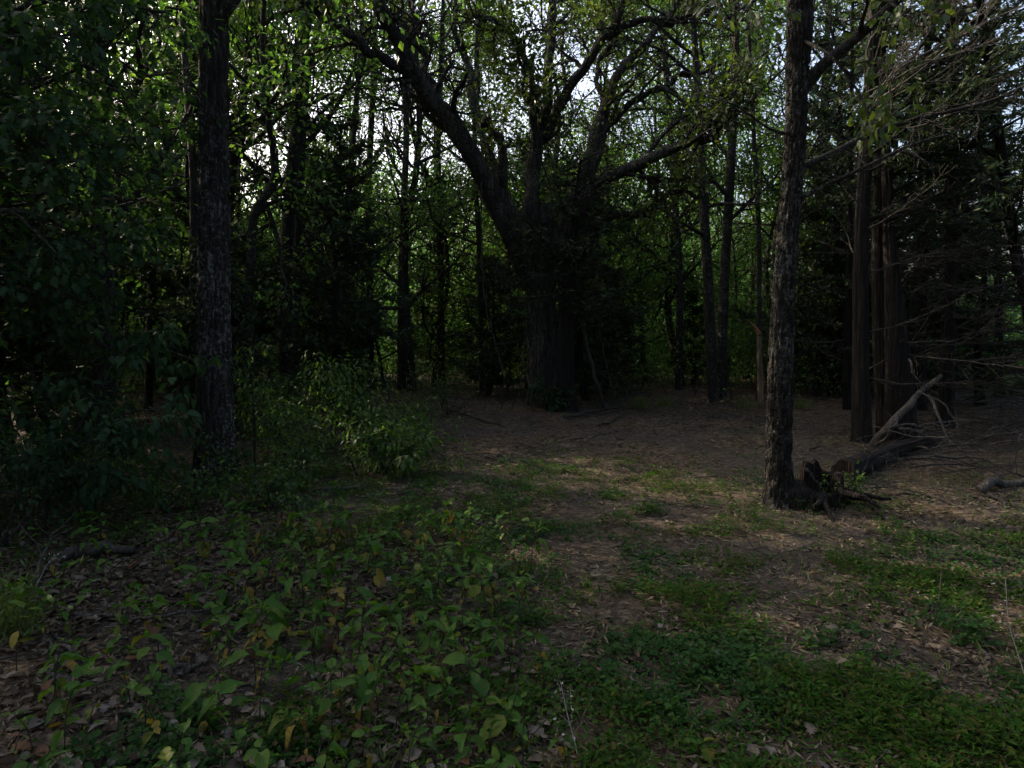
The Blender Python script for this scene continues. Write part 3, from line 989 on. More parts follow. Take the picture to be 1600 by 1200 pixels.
# ---- five kinds of woodland tree, copied through the wood behind
KINDS = []
for k in range(5):
    rng = np.random.default_rng(100 + k)
    h = (10.5, 12.5, 13.5, 9.0, 11.5)[k]
    sway = rng.normal(0, .22, (7, 2)).cumsum(0)
    zz = np.linspace(-.1, h, 7)
    path = np.column_stack([sway[:, 0] - sway[0, 0], sway[:, 1] - sway[0, 1], zz])
    rad = np.array([.17, .13, .115, .10, .075, .045, .015]) * (.62, .5, .75, .4, .55)[k]
    KINDS.append(broad_tree('woodland_tree', (0, 0, 0), path, rad, rng, 'tree', 'tree', None, nprim=22, t0=(.10, .16, .14, .06, .12)[k], plen=(1.6, 3.4), per=29, ls=(.085, .13), spread=.32, up=.08))
CK = []
for k in range(3):
    rng = np.random.default_rng(140 + k)
    h = (8.0, 5.5, 3.2)[k]
    zz = np.linspace(-.1, h, 6)
    path = np.column_stack([rng.normal(0, .08, 6).cumsum(), rng.normal(0, .08, 6).cumsum(), zz])
    path[:, :2] -= path[0, :2]
    CK.append(cedar_tree('cedar_tree', np.zeros(3), path, np.array([.13, .10, .085, .06, .04, .01]) * (1, .8, .5)[k], rng, 'cedar', None, nb=(70, 60, 44)[k], z0=(.8, .5, .25)[k], blen=((1.0, 2.2), (.8, 1.7), (.5, 1.2))[k], pitch=(-.05, .5), dens=1.0, ndead=0, sides=16, needle=(.09, .18)))

LAND = [(0, 'left of the lichen-spotted trunk'), (330, 'behind the lichen-spotted trunk'), (400, 'behind the crooked S-bend tree'), (500, 'behind the drooping bright shrub'), (640, 'in the dark left of the old oak'),
        (760, 'behind the left limbs of the old oak'), (860, 'behind the right limbs of the old oak'), (1000, 'in the green beyond the path'), (1150, 'behind the pale broken snag'), (1240, 'between the forked trunk and the cedars'), (1340, 'behind the shaggy cedar trunks'), (1490, 'behind the tangle of dead branches'), (1650, 'beyond the right edge of the photo')]
KN = ['broad-crowned dark tree', 'tall narrow tree', 'stout tall tree', 'low leafy understorey tree', 'loose-crowned tree']
CN = ['tall dark cedar', 'half-grown dark cedar', 'small bushy cedar']
used_first = set()
spots = []
rng = np.random.default_rng(5)
tries = 0
while len(spots) < 36 and tries < 9000:
    tries += 1
    Yd = 15.8 + 8.5 * rng.uniform() ** .9
    px = rng.uniform(-90, 1310)
    x = (px - 800) / F * Yd
    if px > 1310 or (900 < px < 1215 and rng.uniform() < .6):
        continue
    if 1000 < px < 1190 and Yd < 18:
        continue
    if all((x - s[0]) ** 2 + (Yd - s[1]) ** 2 > 2.1 ** 2 for s in spots):
        spots.append((x, Yd, px))
# the wood goes on unseen at left; trees added here block the low sun
left_spots = [(-9.5, 8.0), (-7.6, 6.7), (-5.9, 5.2), (-9.3, 6.9), (-11.0, 7.6), (-8.6, 5.6), (-7.4, 4.2), (-6.6, 6.0), (-10.8, 5.2), (-12.5, 5.5), (-15.5, 8.0), (-9.5, 3.2), (-14.5, 3.5)]
shade_tree_spots = [(12.5, 9.0), (14.0, 6.0), (15.5, 11.0), (9.0, 3.0), (7.0, -2.5), (-6.0, -4.0), (1.5, -6.0), (-10.0, -1.0), (12.0, -1.5), (5.0, -10.0), (-4.0, -10.0), (3.2, -2.6), (-2.4, -3.0), (-6.8, 1.2), (6.8, 1.0), (10.0, -7.0), (-9.5, -7.5), (0.3, -10.5)]  # unseen trees beside and behind the camera, added to darken the foreground
for x, y in left_spots + shade_tree_spots:
    spots.append((x, y, float(project([x, y, 1.0])[0])))


def place(protos, names, k, x, y, px, rng, group, sc=(.85, 1.2)):
    p = protos[k]
    key = (id(protos), k)
    o = p if key not in used_first else copy_tree(p)
    used_first.add(key)
    s_ = rng.uniform(*sc)
    o.location = (x, y, float(gh(x, y)))
    o.rotation_euler = (rng.normal(0, .03), rng.normal(0, .03), rng.uniform(0, 6.28))
    o.scale = (s_ * rng.uniform(.92, 1.08), s_ * rng.uniform(.92, 1.08), s_)
    where = [l for a_, l in LAND if a_ <= px]
    where = where[-1] if where else 'beyond the left edge of the photo'
    depth = 'just' if y < 18.5 else ('well' if y < 25 else 'far')
    if where.startswith('in '):
        lab = '%s standing %s back %s' % (names[k], {'just': 'a little', 'well': 'well', 'far': 'far'}[depth], where)
    else:
        lab = '%s standing %s %s' % (names[k], depth, where)
    o['label'], o['category'], o['group'] = lab, 'tree', group


for i, (x, y, px) in enumerate(spots):
    k = int(rng.integers(0, 5)) if px > -300 else (3 if y < 7 and x > -8 else int(rng.choice([0, 3, 4])))
    place(KINDS, KN, k, x, y, px, rng, 'trees of the wood behind')
for x, y, k in ((2.6, 18.6, 3), (6.8, 21.5, 3), (-5.0, 17.5, 3), (-2.2, 19.0, 3), (-7.5, 15.5, 3), (8.6, 23.0, 3), (-9.6, 16.0, 0), (-6.6, 13.4, 3), (.9, 19.5, 0), (-.6, 21.5, 4)):
    place(KINDS, KN, k, x, y, float(project([x, y, 1.0])[0]), rng, 'trees of the wood behind')
# dark young cedars under them
cs = []
tries = 0
while len(cs) < 40 and tries < 9000:
    tries += 1
    Yd = 14.8 + 13 * rng.uniform()
    px = rng.uniform(-150, 1500)
    x = (px - 800) / F * Yd
    if 1010 < px < 1200 and Yd < 19:
        continue
    if 790 < px < 930 and Yd < 16:
        continue
    if all((x - s[0]) ** 2 + (Yd - s[1]) ** 2 > 1.3 ** 2 for s in cs):
        cs.append((x, Yd, px))
for x, y, px in cs:
    place(CK, CN, int(rng.choice([0, 1, 1, 2, 2])), x, y, px, rng, 'young cedars under the trees')
for x, y, k in ((-6.6, 9.6, 1), (-4.4, 10.6, 2), (-8.6, 12.0, 0), (-3.4, 12.6, 1), (1.6, 14.6, 1), (-6.0, 8.0, 0), (-7.6, 10.6, 0), (-5.2, 11.8, 0), (-8.0, 7.4, 0), (9.4, 13.6, 1), (8.3, 14.6, 2), (10.6, 12.6, 1), (7.0, 15.5, 2), (9.0, 18.6, 1), (9.0, 15.9, 0)):
    place(CK, CN, k, x, y, float(project([x, y, 1.0])[0]), rng, 'young cedars under the trees', (.8, 1.0))


# ---- the wood farther off, which reads as one mass
def far_wood():
    rng = np.random.default_rng(61)
    gw, gl = Geo(), Geo()
    P, D = [], []
    for k in range(115):
        ang = math.radians(rng.uniform(-75, 44))
        dist = rng.uniform(30, 47)
        if ang < math.radians(-50):
            dist = rng.uniform(24, 42)
        x, y = dist * math.sin(ang), dist * math.cos(ang)
        h = rng.uniform(5.5, 10.5) if ang < math.radians(17) else rng.uniform(2.2, 5.0)
        z = float(gh(x, y))
        tp = wander([x, y, z - .2], [rng.normal(0, .06), rng.normal(0, .06), 1], h * .85, 6, .06, rng)
        tube(gw, tp, np.linspace(rng.uniform(.10, .2), .03, 7), 6, cap=False)
        nc = 46
        t = .04 + 1.0 * rng.uniform(0, 1, nc) ** 1.35
        rr = h * .25 * np.sqrt(np.clip(np.sin(np.pi * np.clip(t, .05, 1) ** 1.2), .15, 1)) * np.sqrt(rng.uniform(0, 1, nc))
        aa = rng.uniform(0, 6.28, nc)
        cc = np.column_stack([x + rr * np.cos(aa), y + rr * np.sin(aa), z + h * t])
        q = np.repeat(cc, 100, 0) + rng.normal(0, 1, (nc * 100, 3)) * [.60, .60, .36]
        P.append(q)
        D.append(rng.normal(0, 1, q.shape) + [0, 0, -.3])
    # leafy lower boughs of the nearer edge of that wood
    nb_ = 1900
    ang, dist = np.radians(rng.uniform(-44, 42, nb_)), rng.uniform(23, 35, nb_)
    top = np.where(ang > math.radians(20), 3.2, 6.5)
    cc = np.column_stack([dist * np.sin(ang), dist * np.cos(ang), np.zeros(nb_)])
    cc[:, 2] = gh(cc[:, 0], cc[:, 1]) + top * rng.uniform(.05, 1, nb_)
    q = np.repeat(cc, 60, 0) + rng.normal(0, 1, (nb_ * 60, 3)) * [.6, .6, .30]
    P.append(q)
    D.append(rng.normal(0, 1, q.shape) + [0, 0, -.3])
    P, D = np.concatenate(P), np.concatenate(D)
    scatter(gl, DIAMOND, P, D, unit(rng.normal(0, .6, P.shape) + [0, 0, 1]), rng.uniform(.11, .20, len(P)))
    r = thing('far_wood', (0, 40, 0), 'distant wood closing the view behind the nearer trees', 'woodland')
    r['kind'] = 'stuff'
    gw.build('trunks', M['bark_dark'], r, kind='stuff')
    gl.build('foliage', M['leaf_far'], r, False, kind='stuff')


far_wood()


# ---- leafy things near the camera: leaves are parts while they can be picked out
def leafy(root, tips, per, tmpls, mats_single, mat_stuff, rng, size, spread=.05, nmax=200, wfac=.85, droop=.5, name='leaf', gap=None):
    P, D, Nn = tip_leaves(tips, per, rng, spread, .7)
    D = unit(D + [0, 0, -droop])
    L = rng.uniform(size[0], size[1], len(P))
    px, py = project(P)
    dist = np.linalg.norm(P - CAMP, axis=1)
    vis = (px > -20) & (px < 1620) & (py > -20) & (py < 1220)
    order = np.argsort(np.where(vis, -L / dist, 1))
    single = order[:min(nmax, int(vis.sum()))]
    rest = np.setdiff1d(np.arange(len(P)), single)
    o = np.array(root.location)
    for i in single:
        me = tmpls[int(rng.integers(len(tmpls)))]
        ob = bpy.data.objects.new(name, me)
        COL.objects.link(ob)
        ob.parent = root
        ob.matrix_basis = leafmat(P[i] - o, D[i], Nn[i], L[i], L[i] * wfac)
    if len(rest):
        gl = Geo()
        scatter(gl, RAW[tmpls[0].name], P[rest], D[rest], Nn[rest], L[rest], L[rest] * wfac)
        gl.build('foliage', M[mat_stuff], root, True, 'stuff')


RAW = {}


def leaf_mesh(name, tm, mt):
    g_ = Geo()
    g_.add(tm[0], tri=tm[1])
    me = g_.mesh(name, M[mt])
    RAW[me.name] = tm
    return me


rl = random.Random(9)
LOBED = [leaf_mesh('lobed_leaf', lobed(rl, 3 + i % 2, .58 + .05 * i), 'leaf_cool_single') for i in range(4)]
LANCE = [leaf_mesh('lance_leaf', ovate(.17 + .03 * i, .35, .06, rows=5, wav=.01), 'leaf_shrub_single') for i in range(3)]
BROAD = [leaf_mesh('broad_leaf', ovate(.30 + .04 * i, .3, .08, rows=5, wav=.015), 'leaf_cool_single') for i in range(3)]


def bough(gb, tips, pts, r0, r1, rng, n=10, l=(.4, .9), lev=2, t0=.2, jit=.18, up=0.0):
    ff = spline(np.asarray(pts), 20)
    rr = np.linspace(r0, r1, 20)
    tube(gb, ff, rr, 7)
    sprout(gb, tips, ff, rr, rng, n, l[0], l[1], 1, lev, t0, (.5, 1.1), jit, up, .0025)


def left_boughs():
    """The dark boughs with lobed leaves that fill the upper left."""
    rng = np.random.default_rng(71)
    base = np.array([-4.9, 4.9, float(gh(-4.9, 4.9))])
    root = thing('leafy_maple_tree', base, 'dark leafy boughs with cool green lobed leaves filling the upper left', 'tree')
    g, tips = Geo(), []
    path = np.array([base - [0, 0, .1], base + [.1, .1, 1.6], base + [.15, .3, 3.2], base + [.1, .5, 5.0], base + [.1, .6, 7.0]])
    f = spline(np.column_stack([path, [.13, .11, .09, .06, .02]]), 60)
    tube(g, f[:, :3], f[:, 3], 20, bark_disp(.008, 13, 8, 5))
    g.build('trunk', M['bark_dark'], root)
    gb = Geo()
    for s_, e1, e2 in (((-4.75, 5.2, 3.0), (60, 90, 5.4), (220, 150, 5.6)), ((-4.75, 5.2, 2.7), (40, 200, 5.2), (235, 300, 5.8)), ((-4.8, 5.2, 2.3), (30, 330, 5.2), (200, 420, 5.8)), ((-4.8, 5.1, 3.4), (80, 0, 5.4), (260, 20, 5.8)),
                       ((-4.8, 5.4, 3.0), (90, 120, 6.2), (250, 200, 6.9)), ((-4.85, 5.0, 1.9), (-20, 420, 5.3), (130, 470, 6.0)), ((-4.8, 5.1, 3.8), (60, -80, 5.6), (250, -80, 6.2)), ((-4.8, 5.3, 2.6), (30, 250, 6.0), (180, 360, 6.6)),
                       ((-4.8, 5.3, 3.6), (0, 60, 5.2), (120, 60, 5.0)), ((-4.8, 5.3, 2.9), (-40, 180, 5.0), (100, 240, 4.9))):
        bough(gb, tips, [np.array(s_), at(*e1), at(*e2)], .028, .007, rng, 9, (.4, .9), 2, .15)
    gb.build('branches', M['bark_dark'], root)
    leafy(root, tips, 8, LOBED, None, 'leaf_cool', rng, (.05, .10), .10, 260, .95, .5)


left_boughs()


def understorey(name, label, base, stems, tmpls, mt, per, size, seed, nmax=200, wfac=.85, droop=.6, n=8, l=(.25, .6), cat='shrub', spread=.05, r=.012, lev=2):
    rng = np.random.default_rng(seed)
    root = thing(name, base, label, cat)
    tips = []
    for st in stems:
        gb = Geo()
        bough(gb, tips, [base] + [np.array(s_, float) for s_ in st], r, .004, rng, n, l, lev, .25)
        gb.build('stem', M['bark_dark'], root)
    leafy(root, tips, per, tmpls, None, mt, rng, size, spread, nmax, wfac, droop)
    return root


b = G(70, 830)
understorey('leafy_sapling', 'arching sapling with large cool blue-green leaves in front of the left trunks', b,
            [[at(85, 740, 5.6), at(140, 640, 5.6), at(205, 540, 5.6), at(300, 560, 5.5)], [at(85, 740, 5.5), at(150, 670, 5.4), at(230, 640, 5.3), at(300, 660, 5.3)],
             [at(80, 760, 5.4), at(140, 720, 5.3), at(240, 705, 5.3)], [at(70, 760, 5.6), at(60, 680, 5.7), at(90, 590, 5.8)], [at(90, 730, 5.7), at(180, 560, 5.9), at(240, 540, 5.9)]],
            BROAD, 'leaf_cool', 5, (.06, .115), 81, 220, .75, .8, 8, (.25, .5))
b = G(0, 860)
understorey('dense_shrub', 'dense dark shrub low at the left edge beside the arching sapling', b,
            [[b + [.1, .1, .4], b + [.3, .0, .9]], [b + [-.2, .1, .5], b + [-.3, .3, 1.1]], [b + [.2, .3, .4], b + [.6, .4, .8]], [b + [0, -.1, .4], b + [.1, -.3, .8]]],
            BROAD, 'leaf_cool', 8, (.03, .06), 82, 120, .85, .4, 7, (.2, .45))
b = G(520, 705)
understorey('drooping_shrub', 'bright shrub with long drooping narrow leaves between lichen-spotted trunk and old oak', b,
            [[at(500, 640, b[1]), at(512, 575, b[1]), at(560, 610, b[1] - .1)], [at(530, 650, b[1]), at(560, 620, b[1] - .2), at(590, 670, b[1] - .3)], [at(490, 650, b[1]), at(450, 640, b[1] - .1), at(415, 660, b[1] - .2)],
             [at(520, 640, b[1] + .2), at(545, 580, b[1] + .3), at(500, 590, b[1] + .3)], [at(540, 670, b[1] - .2), at(600, 650, b[1] - .4), at(640, 680, b[1] - .5)], [at(500, 670, b[1]), at(470, 690, b[1] - .2), at(440, 720, b[1] - .3)]],
            LANCE, 'leaf_shrub', 7, (.055, .105), 83, 240, .85, .8, 8, (.2, .5), spread=.12)
b = G(398, 735)
understorey('thin_sapling', 'thin pale-stemmed sapling with sparse hanging leaves just right of the lichen-spotted trunk', b,
            [[at(396, 660, b[1]), at(395, 590, b[1]), at(400, 520, b[1])], [at(397, 640, b[1]), at(380, 590, b[1] - .1), at(345, 585, b[1] - .3)]],
            LANCE, 'leaf_shrub', 4, (.05, .09), 84, 90, .8, .9, 6, (.2, .4), r=.010)
b = G(600, 745)
understorey('leafy_shrub', 'small bright green shrub at the foot of the drooping shrub on its right', b,
            [[b + [0, 0, .25], b + [.15, -.1, .45]], [b + [-.1, .1, .3], b + [-.3, .1, .5]], [b + [.2, .1, .25], b + [.5, .1, .45]], [b + [.1, -.1, .2], b + [.3, -.3, .3]]],
            LANCE, 'leaf_shrub', 6, (.06, .11), 85, 110, 1.0, .5, 5, (.15, .35), spread=.10)
b = G(884, 636)
understorey('low_ivy_shrub', 'low dark green shrub at the foot of the old oak', np.array([b[0] - .4, b[1] - .75, b[2]]),
            [[b + [-.5, -.8, .3], b + [-.6, -.8, .5]], [b + [-.2, -.8, .25], b + [0, -.8, .45]], [b + [-.4, -.9, .2], b + [-.1, -.9, .3]]],
            BROAD, 'leaf_cool', 6, (.06, .10), 86, 60, .9, .4, 6, (.15, .35))
b = G(340, 760)
understorey('leafy_creeper', 'leafy creeper with a few lit leaves climbing the foot of the lichen-spotted trunk', np.array([b[0], b[1] - .05, b[2]]),
            [[b + [-.1, -.05, .3], b + [.05, -.08, .55]], [b + [.1, -.05, .25], b + [-.15, -.05, .5]], [b + [.2, -.1, .2], b + [.35, -.1, .4]]],
            BROAD, 'leaf_shrub', 3, (.04, .07), 87, 60, .85, .6, 4, (.1, .22))
b = G(1325, 788)
understorey('fern_like_plant', 'upright bright green leafy plant beside the rotten stump', b,
            [[b + [0, 0, .16], b + [.02, 0, .30]], [b + [-.1, .05, .12], b + [-.22, .05, .2]], [b + [.04, .0, .1], b + [.1, 0, .2]]],
            LANCE, 'leaf_shrub', 4, (.03, .055), 88, 70, 1.1, .2, 5, (.05, .10), r=.005)
more = ((445, 712, .75, 'feathery shrub under the crooked S-bend tree', 11), (610, 700, .5, 'feathery lit shrub right behind the small bright green shrub', 12), (655, 690, .5, 'low feathery shrub at the edge of the brown litter', 13), (560, 745, .55, 'leafy low shrub in front of the drooping shrub', 14),
        (470, 735, .6, 'tangled leafy shrub between thin sapling and drooping shrub', 15), (640, 735, .4, 'low bright shrub at the right end of the shrub tangle', 16), (200, 740, .6, 'leafy shrub in the shade left of the lichen-spotted trunk', 17), (120, 770, .6, 'leafy shrub below the arching sapling', 18), (500, 690, .8, 'taller feathery shrub rising behind the drooping shrub', 19), (430, 680, .75, 'taller feathery shrub behind the thin sapling', 20))
for px, py, h, lab, sd in more:
    b = G(px, py)
    rg = np.random.default_rng(400 + sd)
    st = []
    for _ in range(5):
        q = rg.normal(0, .22, 2)
        st.append([b + [q[0] * .5, q[1] * .5, h * .5], b + [q[0] * 2.2, q[1] * 1.8, h * rg.uniform(.5, 1.35)]])
    understorey('woodland_shrub', lab, b, st, LANCE, 'leaf_shrub', 5, (.035, .08), 420 + sd, 40, .9, .6, 6, (.18, .5), r=.007, spread=.12)
for i, (px, py, h, sd) in enumerate(((150, 800, .55, 1), (255, 800, .3, 2), (480, 760, .4, 3), (60, 800, .7, 4), (425, 800, .3, 5), (700, 650, .6, 6), (560, 640, .9, 7), (690, 640, .7, 8))):
    b = G(px, py)
    lab = ['dark leafy shrub low in front of the half-hidden thick trunk', 'low shrub with yellowing leaves left of the foot of the lichen-spotted trunk', 'low leafy shrub in front of the drooping shrub', 'leafy shrub under the arching sapling at the left',
           'low green shrub right in front of the foot of the lichen-spotted trunk', 'dim twiggy shrub on the dark litter left of the old oak', 'dim shrub behind the drooping shrub at the edge of the dark wood', 'sparse dim shrub at the edge of the dark wood left of the old oak'][i]
    st = []
    rg = np.random.default_rng(300 + sd)
    for _ in range(4):
        q = rg.normal(0, .22, 2)
        st.append([b + [q[0] * .5, q[1] * .5, h * .5], b + [q[0] * 1.4, q[1] * 1.4, h * rg.uniform(.8, 1.1)]])
    understorey('woodland_shrub', lab, b, st, LANCE if i in (2, 5, 7) else BROAD, 'leaf_shrub' if i != 3 else 'leaf_cool', 6, (.03, .06), 310 + sd, 50, .9, .5, 5, (.15, .35), r=.007, spread=.09)


# ---- dim undergrowth at the edge of the wood
def undergrowth():
    rng = np.random.default_rng(91)
    gw, tips = Geo(), []
    for k in range(330):
        Yd = 14.2 + 12 * rng.uniform() ** 1.4
        px = rng.uniform(-100, 1720)
        x = (px - 800) / F * Yd
        z = float(gh(x, Yd))
        if 1010 < px < 1190 and Yd < 16.5 and rng.uniform() < .8:
            continue
        h = rng.uniform(.4, 1.7)
        bp = wander([x, Yd, z - .03], [rng.normal(0, .3), rng.normal(0, .3), 1], h, 5, .18, rng)
        br = np.linspace(.010, .003, 6)
        tube(gw, bp, br, 4, cap=False)
        sprout(gw, tips, bp, br, rng, 5, .3, .8, 2, 2, .2, (.4, 1.1), .2, .02, .0025, 3)
    P, D, Nn = tip_leaves(tips, 7, rng, .16)
    nc = 1700
    ang, dist = np.radians(rng.uniform(-46, 46, nc)), 18 + 12 * rng.uniform(0, 1, nc)
    cx, cyy = dist * np.sin(ang), dist * np.cos(ang)
    cz = gh(cx, cyy) + 2.6 * rng.uniform(0, 1, nc) ** 1.3
    q = np.repeat(np.column_stack([cx, cyy, cz]), 60, 0) + rng.normal(0, 1, (nc * 60, 3)) * [.42, .42, .26]
    P = np.vstack([P, q])
    D = np.vstack([D, unit(rng.normal(0, 1, q.shape) + [0, 0, -.2])])
    Nn = np.vstack([Nn, unit(rng.normal(0, .6, q.shape) + [0, 0, 1])])
    gl = Geo()
    scatter(gl, DIAMOND, P, D, Nn, rng.uniform(.05, .11, len(P)))
    r = thing('undergrowth', (0, 18, 0), 'dim brushy undergrowth along the edge of the dark wood', 'undergrowth')
    r['kind'] = 'stuff'
    gw.build('twigs', M['twig'], r, kind='stuff')
    gl.build('leaves', M['leaf_wood'], r, False, kind='stuff')


undergrowth()

# ------------------------------------------------------------------ forest floor
BARE = [(925, 880, 75, 55), (905, 800, 95, 26), (1085, 805, 60, 22), (1235, 912, 85, 46), (1240, 985, 75, 34), (1340, 1010, 60, 22), (1480, 1042, 75, 26), (1010, 1065, 45, 30), (1120, 1110, 60, 30), (1180, 855, 70, 30),
        (960, 960, 90, 40), (1000, 690, 200, 50), (1330, 830, 60, 26), (1500, 800, 160, 40), (720, 700, 160, 40), (180, 1010, 260, 90), (70, 1130, 190, 100), (300, 900, 160, 40)]


def bareness(px, py):
    b_ = np.zeros_like(px)
    for x, y, rx, ry in BARE:
        b_ = np.maximum(b_, np.exp(-(((px - x) / rx) ** 2 + ((py - y) / ry) ** 2) ** 2 * 1.4))
    return b_


def floor_points(n, rng, y0=2.0, y1=16.0, pw=1.0):
    y = y0 + (y1 - y0) * rng.uniform(0, 1, n) ** pw
    x = rng.uniform(-1, 1, n) * (y * .80 + .5)
    z = gh(x, y)
    p = np.column_stack([x, y, z])
    px, py = project(p)
    return p, px, py


def litter():
    rng = np.random.default_rng(201)
    r = thing('leaf_litter', (0, 6, 0), 'brown and grey fallen leaves and shreds covering the forest floor', 'leaf litter')
    r['kind'] = 'stuff'
    p, px, py = floor_points(120000, rng, 2.0, 17.5, 1.1)
    bare_track = np.exp(-((px - 1000) / 330) ** 4) * (py > 640)
    keep = rng.uniform(0, 1, len(p)) < np.where(bare_track > .5, .45, 1.0) * np.clip(.05 + 2.2 * (fbm(p[:, 0] * .7, p[:, 1] * .7, 0, 31) - .25) * (.3 + 1.2 * noise(p[:, 0] * 3.1, p[:, 1] * 3.1, 0, 33)), 0, 1)
    p, px, py = p[keep], px[keep], py[keep]
    n = len(p)
    a_ = rng.uniform(0, 6.28, n)
    D = np.column_stack([np.cos(a_), np.sin(a_), rng.normal(0, .22, n)])
    Nn = unit(rng.normal(0, .28, (n, 3)) + [0, 0, 1])
    L = rng.uniform(.025, .075, n) * np.where((px > 850) & (py > 700), .75, 1.0) * (1 + .25 * (p[:, 1] > 8))
    g = Geo()
    far = p[:, 1] > 6.5
    P3, W_ = p + np.column_stack([np.zeros(n), np.zeros(n), rng.uniform(.002, .022, n)]), L * rng.uniform(.6, 1.0, n)
    scatter(g, CURL, P3[~far], D[~far], Nn[~far], L[~far], W_[~far])
    scatter(g, (CURL[0] * [1, 1, .35], CURL[1]), P3[far] + [0, 0, .008], D[far] * [1, 1, .4], unit(Nn[far] + [0, 0, 1.5]), L[far], W_[far])
    g.build('leaves', M['litter'], r, True, 'stuff')
    p, px, py = floor_points(70000, rng, 2.0, 15.0, 1.5)
    n = len(p)
    a_ = rng.uniform(0, 6.28, n)
    D = np.column_stack([np.cos(a_), np.sin(a_), rng.normal(0, .15, n)])
    g = Geo()
    L = rng.uniform(.02, .09, n)
    scatter(g, SLIVER, p + np.column_stack([np.zeros(n), np.zeros(n), rng.uniform(.001, .02, n)]), D, unit(rng.normal(0, .3, (n, 3)) + [0, 0, 1]), L, L * rng.uniform(.4, 1.0, n))
    g.build('shreds', M['shred'], r, True, 'stuff')
    p, px, py = floor_points(5200, rng, 2.2, 16.5, 1.0)
    p = p[rng.uniform(0, 1, len(p)) < np.where((px > 860) & (px < 1330) & (py > 680), .25, 1.0)]
    g = Geo()
    for q in p:
        a0 = rng.uniform(0, 6.28)
        w_ = wander(q + [0, 0, .012], [math.cos(a0), math.sin(a0), rng.normal(.05, .1)], rng.uniform(.08, .40), 3, .22, rng)
        tube(g, w_, np.linspace(rng.uniform(.002, .005), .0012, 4), 4, cap=False)
    g.build('twig_bits', M['twig'], r, True, 'stuff')


litter()


def cover():
    rng = np.random.default_rng(202)
    r = thing('ground_cover', (2, 5, 0), 'low green clover-like ground cover growing in patches along the bare track', 'ground cover')
    r['kind'] = 'stuff'
    p, px, py = floor_points(76000, rng, 2.0, 12.0, 1.3)
    nz = .7 * fbm(p[:, 0] * 3.4, p[:, 1] * 3.4, 0, 56, 2) + .3 * fbm(p[:, 0] * .9, p[:, 1] * .9, 0, 58, 2)
    right = 1 / (1 + np.exp(-(px - (900 + (1000 - py) * .25)) / 60)) * 1 / (1 + np.exp(-(py - 800) / 22))
    mid = .95 * np.exp(-((px - 930) / 120) ** 2 - ((py - 745) / 48) ** 2) + .6 * np.exp(-((px - 1060) / 110) ** 4 - ((py - 850) / 60) ** 2) + .4 * np.exp(-((px - 1010) / 70) ** 2 - ((py - 715) / 30) ** 2)
    left = .75 * np.exp(-((px - 620) / 290) ** 4 - ((py - 850) / 130) ** 4) + .75 * np.exp(-((px - 330) / 260) ** 4 - ((py - 1160) / 60) ** 2) + .5 * np.exp(-((px - 780) / 130) ** 2 - ((py - 1050) / 140) ** 2)
    left = left + .85 * np.exp(-((px - 250) / 360) ** 4 - ((py - 790) / 70) ** 2)
    left = left + .36 * np.exp(-((px - 900) / 330) ** 4 - ((py - 760) / 75) ** 2) + .35 * np.exp(-((px - 1450) / 200) ** 4 - ((py - 800) / 40) ** 2)
    d = np.clip(right + mid + left, 0, 1) * np.clip((nz - .33) * 4.5, 0.06, 1.0) * (1 - .97 * bareness(px, py))
    keep = rng.uniform(0, 1, len(p)) < d * 1.0
    p, px, py = p[keep], px[keep], py[keep]
    n = len(p)
    k = 9
    h = rng.uniform(.01, .085, n) * np.clip(.1 + 2.4 * (fbm(p[:, 0] * 3.5, p[:, 1] * 3.5, 0, 77) - .25), .15, 2.0)
    c = np.repeat(p + np.column_stack([np.zeros(n), np.zeros(n), h]), k, 0)
    a_ = np.repeat(rng.uniform(0, 6.28, n), k) + np.tile(np.arange(k) * 2.4, n) + rng.normal(0, .3, n * k)
    lift = rng.normal(.15, .35, n * k)
    D = np.column_stack([np.cos(a_), np.sin(a_), lift])
    q = c + D * rng.uniform(.004, .03, (n * k, 1)) - np.column_stack([np.zeros(n * k), np.zeros(n * k), rng.uniform(0, .05, n * k)])
    L = rng.uniform(.014, .032, n * k) * np.repeat(rng.uniform(.7, 1.35, n), k)
    Nn = unit(rng.normal(0, .35, (n * k, 3)) + [0, 0, 1])
    sp_ = np.repeat(noise(p[:, 0] * 2.1, p[:, 1] * 2.1, 0, 98) + rng.normal(0, .08, n), k)
    for nm, lo, hi, wf, lf, mt in (('leaves', .36, .66, 1.15, 1.0, 'cover'), ('narrow_leaves', -9, .36, .5, 1.45, 'cover'), ('round_leaves', .66, 9, 1.9, .9, 'cover_round')):
        m_ = (sp_ >= lo) & (sp_ < hi)
        g = Geo()
        scatter(g, (DIAMOND[0] * [1, wf, 1], DIAMOND[1]), q[m_], D[m_], Nn[m_], L[m_] * lf)
        g.build(nm, M[mt], r, False, 'stuff')
    # sparse grass blades among it
    p, px, py = floor_points(17000, rng, 2.0, 14.5, 1.2)
    keep = rng.uniform(0, 1, len(p)) < np.where(px > 560, .65, .3) * np.clip((fbm(p[:, 0] * 1.3, p[:, 1] * 1.3, 0, 90) - .42) * 7, 0, 1)
    p = p[keep]
    n = len(p)
    D = unit(np.column_stack([rng.normal(0, .6, n), rng.normal(0, .6, n), np.ones(n)]))
    g = Geo()
    L = rng.uniform(.03, .10, n)
    scatter(g, SLIVER, p, D, rng.normal(0, 1, (n, 3)), L, L * .45)
    g.build('grass_blades', M['thread'], r, False, 'stuff')


cover()

